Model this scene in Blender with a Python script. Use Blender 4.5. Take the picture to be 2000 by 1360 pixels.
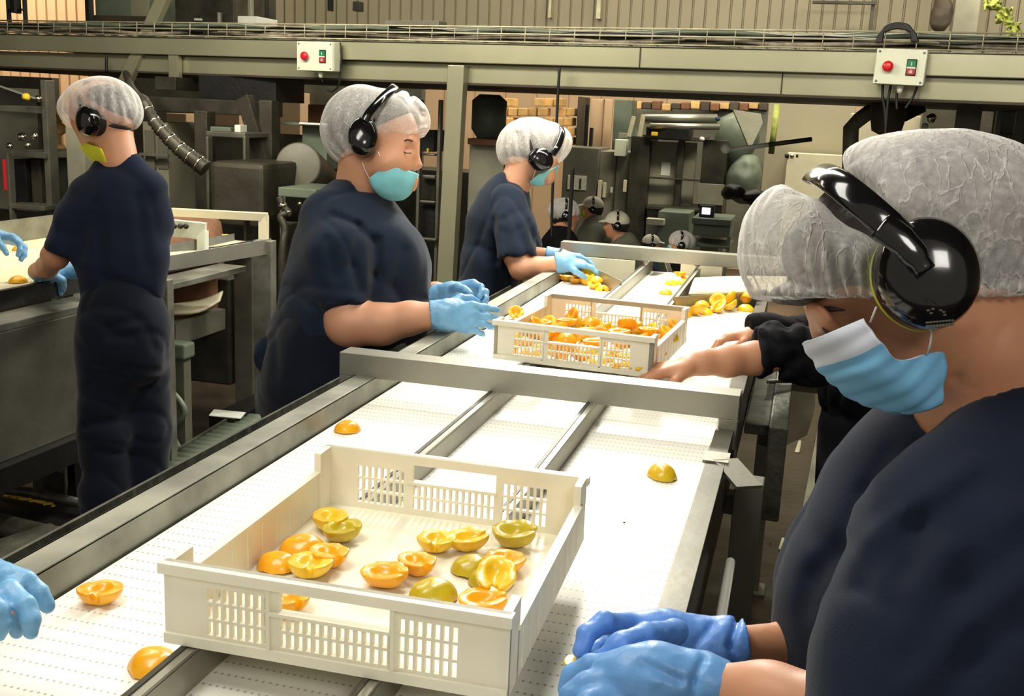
import bpy, bmesh, math, random
import numpy as np
from mathutils import Vector, Matrix
random.seed(7)
for o in list(bpy.data.objects): bpy.data.objects.remove(o)
S = bpy.context.scene
COL = S.collection

# ------------------------------------------------------------------ camera, world, lights, exposure
F_PX = 2080.0
PITCH = math.atan(467/2080.0); YAW = math.radians(14.94); ROLL = 0.0457
CAM = np.array([0.0, 0.0, 1.62])
CF = np.array([-math.sin(YAW)*math.cos(PITCH), math.cos(YAW)*math.cos(PITCH), -math.sin(PITCH)])
_r0 = np.array([math.cos(YAW), math.sin(YAW), 0.0]); _u0 = np.cross(_r0, CF)
CR = math.cos(ROLL)*_r0 + math.sin(ROLL)*_u0
CU = np.cross(CR, CF)
cam = bpy.data.cameras.new('camera'); camo = bpy.data.objects.new('camera', cam); COL.objects.link(camo)
cam.sensor_width = 36.0; cam.lens = F_PX/2000*36.0; cam.clip_start = 0.05; cam.clip_end = 100
camo.matrix_world = Matrix(((CR[0], CU[0], -CF[0], CAM[0]), (CR[1], CU[1], -CF[1], CAM[1]), (CR[2], CU[2], -CF[2], CAM[2]), (0, 0, 0, 1)))
S.camera = camo
S.view_settings.view_transform = 'Standard'; S.view_settings.look = 'None'
S.view_settings.exposure = 0.0; S.view_settings.gamma = 1.0
S.view_settings.use_curve_mapping = False
w = bpy.data.worlds.new('world'); S.world = w; w.use_nodes = True
w.node_tree.nodes['Background'].inputs[0].default_value = (1.0, 0.93, 0.78, 1)
w.node_tree.nodes['Background'].inputs[1].default_value = 0.34

def area(name, loc, size, sizey, power, col=(1, 0.93, 0.78), tgt=None):
    l = bpy.data.lights.new(name, 'AREA'); l.shape = 'RECTANGLE'; l.size = size; l.size_y = sizey
    l.energy = power; l.color = col
    o = bpy.data.objects.new(name, l); COL.objects.link(o); o.location = loc
    if tgt is not None:
        o.rotation_euler = (Vector(tgt)-Vector(loc)).to_track_quat('-Z', 'Y').to_euler()
    return o
area('lamp_over_belt', (-0.75, 3.3, 2.75), 0.25, 2.6, 52, (1, 0.97, 0.86), (-0.55, 2.2, 0.98))
area('lamp_over_belt_end', (-0.9, 5.0, 2.55), 0.25, 0.35, 52, (1, 0.97, 0.86), (-0.5, 2.2, 0.98))
area('lamp_over_belt_near', (-0.9, 0.9, 2.6), 0.5, 1.0, 20, (1, 0.97, 0.88), (-0.5, 1.5, 0.98))
area('lamp_aisle_left', (-3.0, 3.4, 2.9), 0.3, 2.0, 34, (1, 0.92, 0.75), (-2.6, 3.4, 0.9))
area('lamp_behind_camera', (0.9, -0.8, 2.7), 0.6, 0.6, 18, (1, 0.96, 0.90), (0.2, 1.2, 1.2))
area('lamp_hall_back', (-2.0, 9.6, 4.8), 6.0, 1.2, 300, (1, 0.92, 0.74), (-2.0, 10.2, 0))
area('lamp_hall_left', (-10.6, 11.0, 4.6), 2.0, 1.0, 260, (1, 0.82, 0.60), (-10.8, 13.0, 2.6))
area('lamp_hall_right', (2.5, 10.5, 3.6), 2.0, 1.0, 70, (1, 0.90, 0.68), (2.0, 12.5, 1.5))
area('fill_beam', (-2.8, 4.0, 3.0), 2.4, 0.3, 80, (1, 0.93, 0.76), (-2.8, 7.0, 1.2))  # unseen fill, added to brighten the beam and the machines under the platform
area('fill_beam_right', (0.3, 3.2, 3.0), 2.0, 0.3, 48, (1, 0.93, 0.76), (0.2, 6.5, 1.2))  # added fill for the right part of the beam, no fixture seen
area('fill_hall_middle', (0.2, 7.4, 3.6), 2.5, 0.5, 130, (1, 0.93, 0.74), (0.0, 9.0, 0.6))  # unseen fill added to lift the dark middle of the hall

# ------------------------------------------------------------------ pixel rays (2000x1360 frame) to world points
def V(px, py, d):
    return CAM + CF*d + CR*((px-1000)/F_PX*d) - CU*((py-680)/F_PX*d)
def at(px, py, x=None, y=None, z=None):
    r = CF*F_PX + CR*(px-1000) - CU*(py-680)
    if z is not None: t = (z-CAM[2])/r[2]
    elif x is not None: t = (x-CAM[0])/r[0]
    else: t = (y-CAM[1])/r[1]
    return CAM + r*t
def depth(p): return float((np.array(p)-CAM) @ CF)
def rp(px, d): return px*d/F_PX
def nrm(v):
    v = np.array(v, float); return v/np.linalg.norm(v)
def perp(v, ref):
    v = np.array(v, float); ref = nrm(ref); return nrm(v-ref*(v@ref))

# ------------------------------------------------------------------ materials
def srgb(c): return tuple(((x/255)/12.92 if x/255 <= 0.04045 else (((x/255)+0.055)/1.055)**2.4) for x in c)
MATS = {}
def mat(name, rgb, rough=0.5, metal=0.0, var=0.0, vscale=8.0, bump=0.0, bscale=40.0, bdist=0.01, alpha=1.0, rgb2=None, aniso=None, spec=0.5, sss=0.0, transm=0.0, coat=0.0, sheen=0.0):
    m = bpy.data.materials.new(name); m.use_nodes = True; MATS[name] = m
    nt = m.node_tree; b = nt.nodes['Principled BSDF']; N = nt.nodes.new; L = nt.links.new
    c = srgb(rgb); b.inputs['Base Color'].default_value = (*c, 1)
    b.inputs['Roughness'].default_value = rough; b.inputs['Metallic'].default_value = metal
    b.inputs['Specular IOR Level'].default_value = spec; b.inputs['Alpha'].default_value = alpha
    b.inputs['Coat Weight'].default_value = coat; b.inputs['Sheen Weight'].default_value = sheen
    if sss: b.inputs['Subsurface Weight'].default_value = sss; b.inputs['Subsurface Scale'].default_value = 0.01; b.inputs['Subsurface Radius'].default_value = (1, .4, .2)
    if transm: b.inputs['Transmission Weight'].default_value = transm
    tc = N('ShaderNodeTexCoord'); mp = N('ShaderNodeMapping'); L(tc.outputs['Object'], mp.inputs['Vector'])
    if aniso: mp.inputs['Scale'].default_value = aniso
    if var or rgb2:
        nz = N('ShaderNodeTexNoise'); nz.inputs['Scale'].default_value = vscale; nz.inputs['Detail'].default_value = 5
        L(mp.outputs['Vector'], nz.inputs['Vector'])
        rm = N('ShaderNodeValToRGB'); rm.color_ramp.elements[0].position = 0.33; rm.color_ramp.elements[1].position = 0.67
        c2 = srgb(rgb2) if rgb2 else tuple(x*(1-var) for x in c)
        rm.color_ramp.elements[0].color = (*c2, 1)
        rm.color_ramp.elements[1].color = (*(c if rgb2 else tuple(min(1, x*(1+var*.6)) for x in c)), 1)
        L(nz.outputs['Fac'], rm.inputs['Fac']); L(rm.outputs['Color'], b.inputs['Base Color'])
    if bump:
        nb = N('ShaderNodeTexNoise'); nb.inputs['Scale'].default_value = bscale; nb.inputs['Detail'].default_value = 6
        L(mp.outputs['Vector'], nb.inputs['Vector'])
        bp = N('ShaderNodeBump'); bp.inputs['Strength'].default_value = bump; bp.inputs['Distance'].default_value = bdist
        L(nb.outputs['Fac'], bp.inputs['Height']); L(bp.outputs['Normal'], b.inputs['Normal'])
    return m
M_steel = mat('brushed_steel', (160, 158, 146), 0.42, 0.75, 0.16, 5, 0.06, 120, 0.004)
M_steelx = mat('brushed_steel_worn', (148, 148, 136), 0.5, 0.7, 0.35, 9, 0.15, 60, 0.004)
M_steeld = mat('dull_steel', (112, 110, 98), 0.5, 0.55, 0.3, 6, 0.1, 50)
M_rail = mat('worn_rail_steel', (104, 102, 90), 0.42, 0.6, 0.22, 7, 0.1, 50, 0.003)
M_dark = mat('dark_steel', (70, 67, 57), 0.5, 0.5, 0.5, 5, 0.15, 40)
M_black = mat('black_iron', (22, 21, 19), 0.55, 0.2, 0.5, 7, 0.2, 40)
M_beam = mat('painted_beam', (172, 170, 142), 0.35, 0.55, 0.14, 1.6, 0.03, 30)
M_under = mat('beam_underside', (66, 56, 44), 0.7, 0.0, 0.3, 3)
M_grey = mat('grey_paint', (138, 136, 118), 0.5, 0.1, 0.3, 3, 0.1, 30)
M_greyd = mat('grey_paint_dark', (104, 102, 88), 0.5, 0.15, 0.35, 3, 0.1, 30)
M_greyg = mat('green_grey_paint', (105, 115, 98), 0.5, 0.1, 0.25, 4, 0.1, 30)
M_cream = mat('cream_plastic_sheet', (214, 206, 176), 0.5, 0, 0.08, 6)
M_white = mat('white_paint', (228, 228, 218), 0.45, 0, 0.06, 8)
M_box = mat('box_enclosure', (218, 222, 200), 0.45, 0, 0.04, 10)
M_red = mat('red_plastic', (214, 22, 34), 0.3, 0, 0.05, 20, coat=.3)
M_green = mat('green_plastic', (20, 120, 70), 0.35, 0, 0.05, 20)
M_redd = mat('red_button_dull', (168, 44, 48), 0.4, 0, 0.2, 60)
M_cable = mat('black_cable', (18, 18, 17), 0.5)
M_tray = mat('wire_tray', (196, 190, 160), 0.5, 0.3, 0.25, 12)
M_cabg = mat('grey_cables', (150, 140, 122), 0.7, 0, 0.5, 14, 0.3, 60)
M_navy = mat('navy_cotton', (26, 33, 50), 0.92, 0, 0.2, 5, 0.35, 420, 0.0012, spec=.12, sheen=.08)
M_navy2 = mat('navy_cotton_faded', (28, 38, 54), 0.92, 0, 0.25, 7, 0.35, 300, 0.0012, spec=.12, sheen=.1)
M_navyd = mat('navy_trousers', (17, 22, 36), 0.92, 0, 0.25, 5, 0.35, 300, 0.0012, spec=.15, sheen=.15)
M_blk = mat('black_cloth', (12, 13, 18), 0.9, 0, 0.2, 6, 0.3, 200, 0.002, spec=.2)
M_skin = mat('skin', (212, 154, 120), 0.5, 0, 0.06, 12, 0.08, 260, 0.001, sss=.12)
M_skin2 = mat('skin_tan', (206, 146, 110), 0.5, 0, 0.08, 12, 0.1, 260, 0.001, sss=.12)
M_lip = mat('lip', (160, 80, 76), 0.45)
M_hair = mat('dark_hair', (44, 34, 32), 0.6, 0, 0.4, 30, 0.5, 120, 0.004, aniso=(1, 1, .25))
M_glove = mat('light_blue_nitrile', (120, 176, 218), 0.42, 0, 0.12, 24, 0.35, 90, 0.004, sss=.05)
M_glove3 = mat('mid_blue_nitrile', (106, 160, 218), 0.42, 0, 0.12, 22, 0.3, 70, 0.004, sss=.05)
M_glove2 = mat('blue_nitrile', (98, 148, 222), 0.42, 0, 0.12, 22, 0.3, 70, 0.004, sss=.05)
M_muff = mat('glossy_black_plastic', (14, 14, 15), 0.14, 0, 0, coat=.4)
M_cush = mat('foam_cushion', (24, 24, 24), 0.75)
M_lime = mat('lime_trim', (190, 200, 60), 0.5)
M_mask = mat('mask_aqua', (134, 208, 216), 0.85, 0, 0.06, 30, 0.2, 300, 0.001)
M_mask0 = mat('mask_blue', (122, 186, 226), 0.85, 0, 0.07, 16, 0.2, 300, 0.001)
M_maskw = mat('mask_white', (216, 222, 234), 0.85)
M_masky = mat('mask_yellow', (222, 220, 48), 0.8, 0, 0.06, 30)
M_elastic = mat('white_elastic', (235, 232, 225), 0.7)
M_crate = mat('cream_crate_plastic', (240, 234, 212), 0.45, 0, 0.05, 14, 0.1, 60, 0.002, sss=.1)
M_floor = mat('wet_concrete', (58, 50, 42), 0.3, 0, 0.5, 3.5, 0.25, 12, 0.01)
M_grime = mat('grimy_metal', (78, 78, 66), 0.5, 0.4, 0.6, 12, 0.5, 30, 0.01)
M_tan = mat('tan_and_lit_cladding', (190, 160, 126), 0.7, 0, 0.06, 1.2)
M_clad = mat('grey_and_dim_cladding', (150, 142, 118), 0.6, 0.1, 0.08, 1.0)
M_brick = mat('ochre_block', (206, 166, 104), 0.8, 0, 0.35, 5, 0.3, 20)
M_rust = mat('brown_drum', (122, 80, 50), 0.7, 0, 0.4, 4, aniso=(1, 5, 1))
M_moss = mat('lichen_green', (150, 158, 70), 0.8, 0, 0.5, 14, 0.4, 20)
M_lamp = mat('shiny_steel', (210, 205, 190), 0.15, 1.0)
M_yel = mat('yellow_plastic', (236, 196, 40), 0.5)
M_cap = mat('white_cap', (212, 206, 186), 0.8, 0, 0.06, 20)
M_grsh = mat('grey_shirt', (104, 104, 90), 0.9, 0, 0.15, 6)
M_blsh = mat('blue_shirt', (38, 66, 92), 0.9, 0, 0.15, 6)
M_paper = mat('printed_paper', (190, 188, 168), 0.8, 0, 0.25, 60)
M_screen = mat('lit_screen', (240, 244, 250), .5); M_screen.node_tree.nodes['Principled BSDF'].inputs['Emission Color'].default_value = (.9, .95, 1, 1); M_screen.node_tree.nodes['Principled BSDF'].inputs['Emission Strength'].default_value = 1.2
M_spatter = mat('peach_skin_scrap', (188, 180, 60), 0.7)

def net_material():
    m = mat('hair_net_fabric', (244, 240, 234), 0.85, 0, 0, spec=.2)
    nt = m.node_tree; b = nt.nodes['Principled BSDF']; N = nt.nodes.new; L = nt.links.new
    tc = N('ShaderNodeTexCoord')
    def M(op, a, bb=None):
        n = N('ShaderNodeMath'); n.operation = op
        for i, q in enumerate((a, bb)):
            if q is None: continue
            if isinstance(q, (int, float)): n.inputs[i].default_value = q
            else: L(q, n.inputs[i])
        return n.outputs[0]
    mp = N('ShaderNodeMapping'); mp.inputs['Scale'].default_value = (1, 1, .4); L(tc.outputs['Object'], mp.inputs['Vector'])
    ns = N('ShaderNodeTexNoise'); ns.inputs['Scale'].default_value = 24; ns.inputs['Detail'].default_value = 5; L(mp.outputs['Vector'], ns.inputs['Vector'])
    dv = N('ShaderNodeVectorMath'); dv.operation = 'MULTIPLY_ADD'; L(ns.outputs['Color'], dv.inputs[0]); dv.inputs[1].default_value = (.05, .05, .05); L(mp.outputs['Vector'], dv.inputs[2])
    vo = N('ShaderNodeTexVoronoi'); vo.feature = 'DISTANCE_TO_EDGE'; vo.inputs['Scale'].default_value = 60; L(dv.outputs[0], vo.inputs['Vector'])
    vein = M('SUBTRACT', 1.0, M('MINIMUM', M('DIVIDE', vo.outputs['Distance'], .07), 1.0))
    fi = N('ShaderNodeTexNoise'); fi.inputs['Scale'].default_value = 160; fi.inputs['Detail'].default_value = 6; L(tc.outputs['Object'], fi.inputs['Vector'])
    lw = N('ShaderNodeLayerWeight'); lw.inputs['Blend'].default_value = .42
    al = M('ADD', M('ADD', M('MULTIPLY', ns.outputs['Fac'], .30), M('MULTIPLY', fi.outputs['Fac'], .45)), M('MULTIPLY', vein, .20))
    al = M('ADD', al, .06)
    al = M('MAXIMUM', M('MINIMUM', al, 1.0), lw.outputs['Facing'])
    L(al, b.inputs['Alpha'])
    bp = N('ShaderNodeBump'); bp.inputs['Strength'].default_value = .5; bp.inputs['Distance'].default_value = .002
    L(M('ADD', vein, M('MULTIPLY', ns.outputs['Fac'], 1.2)), bp.inputs['Height']); L(bp.outputs['Normal'], b.inputs['Normal'])
    return m
M_net = net_material()

def belt_material(name, rgb=(246, 244, 232), dots=.55):
    m = mat(name, rgb, 0.5); nt = m.node_tree; b = nt.nodes['Principled BSDF']; N = nt.nodes.new; L = nt.links.new
    tc = N('ShaderNodeTexCoord'); sp = N('ShaderNodeSeparateXYZ'); L(tc.outputs['Object'], sp.inputs[0])
    def M(op, a, bb=None):
        n = N('ShaderNodeMath'); n.operation = op
        for i, q in enumerate((a, bb)):
            if q is None: continue
            if isinstance(q, (int, float)): n.inputs[i].default_value = q
            else: L(q, n.inputs[i])
        return n.outputs[0]
    row = M('ABSOLUTE', M('SUBTRACT', M('FRACT', M('DIVIDE', sp.outputs['Y'], 0.0254)), 0.5))
    rowm = M('LESS_THAN', row, 0.075)
    rowl = M('LESS_THAN', row, 0.022)
    colm = M('LESS_THAN', M('FRACT', M('DIVIDE', sp.outputs['X'], 0.0086)), 0.30)
    dot = M('MULTIPLY', rowm, colm)
    nz = N('ShaderNodeTexNoise'); nz.inputs['Scale'].default_value = 3.0; L(tc.outputs['Object'], nz.inputs['Vector'])
    f1 = M('MULTIPLY', dot, M('ADD', 0.35, nz.outputs['Fac']))
    fac = M('MULTIPLY', M('MAXIMUM', f1, M('MULTIPLY', rowl, 0.22)), dots*1.3)
    mx = N('ShaderNodeMix'); mx.data_type = 'RGBA'; L(fac, mx.inputs['Factor'])
    mx.inputs['A'].default_value = (*srgb(rgb), 1); mx.inputs['B'].default_value = (*srgb((84, 74, 54)), 1)
    L(mx.outputs['Result'], b.inputs['Base Color'])
    bp = N('ShaderNodeBump'); bp.inputs['Strength'].default_value = .3; bp.inputs['Distance'].default_value = .002; bp.invert = True
    L(M('MAXIMUM', dot, rowl), bp.inputs['Height']); L(bp.outputs['Normal'], b.inputs['Normal'])
    return m
M_belt = belt_material('modular_belt', dots=.54)
M_belt2 = belt_material('modular_belt_cream', (224, 214, 176), .6)

def peach_material(name, c1, c2):
    m = mat(name, c1, 0.32, 0, 0, 26, 0.25, 90, 0.002, rgb2=c2, sss=.15, coat=.25)
    return m
M_pea = peach_material('peach_orange', (248, 184, 20), (238, 160, 6))
M_peb = peach_material('peach_yellow', (246, 208, 40), (228, 180, 18))
M_pec = peach_material('peach_green_yellow', (214, 192, 44), (184, 160, 20))

# ------------------------------------------------------------------ object helpers
def tag(o, label, cat, group=None, kind=None):
    o['label'] = label; o['category'] = cat
    if group: o['group'] = group
    if kind: o['kind'] = kind
    return o
def thing(name, label, cat, loc=(0, 0, 0), group=None, rz=0.0):
    o = bpy.data.objects.new(name, None); COL.objects.link(o); o.empty_display_size = .05
    o.location = [float(a) for a in loc]; o.rotation_euler = (0, 0, rz)
    return tag(o, label, cat, group)
def link(name, me, m, parent=None, local=False, label=None):
    o = bpy.data.objects.new(name, me); COL.objects.link(o)
    ms = m if isinstance(m, (list, tuple)) else [m]
    for q in ms: me.materials.append(q)
    if parent is not None:
        o.parent = parent
        if not local:
            W = Matrix.Identity(4); q = parent
            while q is not None:
                W = (Matrix.Translation(q.location) @ q.rotation_euler.to_matrix().to_4x4()) @ (W if q.parent is None else W)
                if q.parent is not None: break
                q = q.parent
            # parents that are meshes sit at identity inside their root: use the root's matrix only
            root = parent
            while root.parent is not None: root = root.parent
            RW = Matrix.Translation(root.location) @ root.rotation_euler.to_matrix().to_4x4()
            if parent is root: o.matrix_parent_inverse = RW.inverted()
    if label: o['label'] = label
    return o
def copy_tree(o, parent=None):
    c = o.copy(); COL.objects.link(c); c.parent = parent
    if parent is not None: c.matrix_parent_inverse = o.matrix_parent_inverse.copy()
    for ch in list(o.children): copy_tree(ch, c)
    return c
def structure(o): o['kind'] = 'structure'; return o

class MB:
    """collects simple shapes, builds ONE mesh"""
    def __init__(s): s.v = []; s.f = []; s.mi = []; s.sm = []
    def add(s, vs, fs, mi=0, smooth=False):
        n = len(s.v); s.v += [tuple(float(c) for c in v) for v in vs]
        for f in fs: s.f.append(tuple(i+n for i in f)); s.mi.append(mi); s.sm.append(smooth)
        return s
    def hexa(s, p, mi=0):   # 8 points: bottom 4 ccw, top 4
        return s.add(p, [(0, 3, 2, 1), (4, 5, 6, 7), (0, 1, 5, 4), (1, 2, 6, 5), (2, 3, 7, 6), (3, 0, 4, 7)], mi)
    def box(s, lo, hi, mi=0):
        x0, y0, z0 = lo; x1, y1, z1 = hi
        return s.hexa([(x0, y0, z0), (x1, y0, z0), (x1, y1, z0), (x0, y1, z0), (x0, y0, z1), (x1, y0, z1), (x1, y1, z1), (x0, y1, z1)], mi)
    def obox(s, c, ax, half, mi=0):
        c = np.array(c); a = [np.array(q)*h for q, h in zip(ax, half)]
        P = [c+sx*a[0]+sy*a[1]+sz*a[2] for sz in (-1, 1) for sx, sy in ((-1, -1), (1, -1), (1, 1), (-1, 1))]
        return s.hexa(P, mi)
    def bar(s, a, b, w, h, up=(0, 0, 1), mi=0):
        a = np.array(a, float); b = np.array(b, float); f = nrm(b-a)
        u = np.array(up, float)
        if abs(f @ nrm(u)) > .97: u = np.array((0, 1.0, 0))
        r = nrm(np.cross(f, u)); u = np.cross(r, f)
        return s.obox((a+b)/2, (r, f, u), (w/2, np.linalg.norm(b-a)/2, h/2), mi)
    def tube(s, pts, r, n=10, mi=0, cap=True, flat=None):
        pts = [np.array(p, float) for p in pts]; k = len(pts)
        rs = r if isinstance(r, (list, tuple)) else [r]*k
        vs = []; up = None
        for i, p in enumerate(pts):
            t = nrm(pts[min(i+1, k-1)]-pts[max(i-1, 0)])
            if up is None:
                up = np.array((0, 0, 1.0)) if abs(t[2]) < .9 else np.array((1.0, 0, 0))
                if flat is not None: up = np.array(flat[0], float)
            up = perp(up, t); sd = np.cross(t, up)
            for j in range(n):
                a = 2*math.pi*j/n
                q = math.cos(a)*up*(flat[1] if flat else 1)+math.sin(a)*sd
                vs.append(p+q*rs[i])
        fs = [(i*n+j, i*n+(j+1) % n, (i+1)*n+(j+1) % n, (i+1)*n+j) for i in range(k-1) for j in range(n)]
        if cap: fs += [tuple(range(n))[::-1], tuple(range((k-1)*n, k*n))]
        return s.add(vs, fs, mi, True)
    def cyl(s, a, b, r, r2=None, n=20, mi=0): return s.tube([a, b], [r, r if r2 is None else r2], n, mi)
    def lathe(s, c, axis, prof, n=24, mi=0, sx=1.0, up=None):
        c = np.array(c, float); ax = nrm(axis); u = np.array(up, float) if up is not None else (np.array((0, 0, 1.0)) if abs(ax[2]) < .9 else np.array((1.0, 0, 0)))
        u = perp(u, ax); sd = np.cross(ax, u); vs = []
        for (r, h) in prof:
            for j in range(n):
                a = 2*math.pi*j/n; vs.append(c+ax*h+r*(math.cos(a)*u+math.sin(a)*sd*sx))
        k = len(prof)
        fs = [(i*n+j, i*n+(j+1) % n, (i+1)*n+(j+1) % n, (i+1)*n+j) for i in range(k-1) for j in range(n)]
        fs += [tuple(range(n))[::-1], tuple(range((k-1)*n, k*n))]
        return s.add(vs, fs, mi, True)
    def prism(s, poly, off, mi=0):
        n = len(poly); off = np.array(off, float); P = [np.array(p, float) for p in poly]
        return s.add(P+[p+off for p in P], [tuple(range(n))[::-1], tuple(range(n, 2*n))]+[(i, (i+1) % n, n+(i+1) % n, n+i) for i in range(n)], mi)
    def sheet(s, rows, th, mi=0, sub=1):
        """grid of points (rows of equal length) with thickness"""
        R = np.array(rows, float); a, b = R.shape[:2]
        du = np.gradient(R, axis=1); dv = np.gradient(R, axis=0); nn = np.cross(du, dv); nn /= np.linalg.norm(nn, axis=2, keepdims=True)+1e-9
        top = R.reshape(-1, 3); bot = (R-nn*th).reshape(-1, 3); n = a*b
        fs = []; mis = []
        for i in range(a-1):
            for j in range(b-1):
                q = (i*b+j, i*b+j+1, (i+1)*b+j+1, (i+1)*b+j); fs.append(q); fs.append(tuple(n+x for x in q)[::-1])
                mm = mi(i, j) if callable(mi) else mi; mis += [mm, mm]
        ed = [(0*b+j, 0*b+j+1) for j in range(b-1)]+[(i*b+b-1, (i+1)*b+b-1) for i in range(a-1)]+[((a-1)*b+j+1, (a-1)*b+j) for j in range(b-1)]+[((i+1)*b, i*b) for i in range(a-1)]
        for (p, q) in ed: fs.append((q, p, p+n, q+n)); mis.append(mis[0])
        k = len(s.f); s.add(list(top)+list(bot), fs, 0, True)
        for i, q in enumerate(mis): s.mi[k+i] = q
        return s
    def build(s, name, m, parent=None, bevel=0.0, local=False, label=None, seg=2, fixn=True):
        me = bpy.data.meshes.new(name); me.from_pydata(s.v, [], s.f)
        me.polygons.foreach_set('material_index', s.mi); me.polygons.foreach_set('use_smooth', s.sm)
        if bevel or fixn:
            bm = bmesh.new(); bm.from_mesh(me)
            if fixn: bmesh.ops.recalc_face_normals(bm, faces=bm.faces)
            if bevel:
                es = [e for e in bm.edges if len(e.link_faces) == 2 and e.calc_face_angle(0) > 0.7 and not e.link_faces[0].smooth]
                bmesh.ops.bevel(bm, geom=es, offset=bevel, segments=seg, profile=.6, affect='EDGES', clamp_overlap=True)
            bm.to_mesh(me); bm.free()
        me.update()
        return link(name, me, m, parent, local, label)

def spline(pts, n=8):
    P = [np.array(p, float) for p in pts]; out = []
    for i in range(len(P)-1):
        p0 = P[max(i-1, 0)]; p1 = P[i]; p2 = P[i+1]; p3 = P[min(i+2, len(P)-1)]
        for k in range(n):
            t = k/n
            out.append(.5*((2*p1)+(-p0+p2)*t+(2*p0-5*p1+4*p2-p3)*t*t+(-p0+3*p1-3*p2+p3)*t**3))
    out.append(P[-1]); return out
def resample(rows, n):   # refine a coarse control grid both ways
    a = [spline(r, n) for r in rows]
    cols = [spline([a[i][j] for i in range(len(a))], n) for j in range(len(a[0]))]
    return [[cols[j][i] for j in range(len(cols))] for i in range(len(cols[0]))]

def holed_plate(w, h, t, holes):
    """plate in XZ, thickness along Y (0..t), rectangular holes (x0,z0,x1,z1); returns MB"""
    xs = sorted(set([0, w]+[round(q, 5) for o in holes for q in (o[0], o[2])])); zs = sorted(set([0, h]+[round(q, 5) for o in holes for q in (o[1], o[3])]))
    solid = {}
    for i in range(len(xs)-1):
        for j in range(len(zs)-1):
            cx = (xs[i]+xs[i+1])/2; cz = (zs[j]+zs[j+1])/2
            solid[i, j] = not any(o[0] < cx < o[2] and o[1] < cz < o[3] for o in holes)
    m = MB()
    for (i, j), sd in solid.items():
        if not sd: continue
        x0, x1, z0, z1 = xs[i], xs[i+1], zs[j], zs[j+1]
        q = [(x0, 0, z0), (x1, 0, z0), (x1, 0, z1), (x0, 0, z1), (x0, t, z0), (x1, t, z0), (x1, t, z1), (x0, t, z1)]
        fs = [(0, 1, 2, 3), (7, 6, 5, 4)]
        if not solid.get((i-1, j)): fs.append((0, 3, 7, 4))
        if not solid.get((i+1, j)): fs.append((1, 5, 6, 2))
        if not solid.get((i, j-1)): fs.append((0, 4, 5, 1))
        if not solid.get((i, j+1)): fs.append((3, 2, 6, 7))
        m.add(q, fs)
    return m

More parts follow.
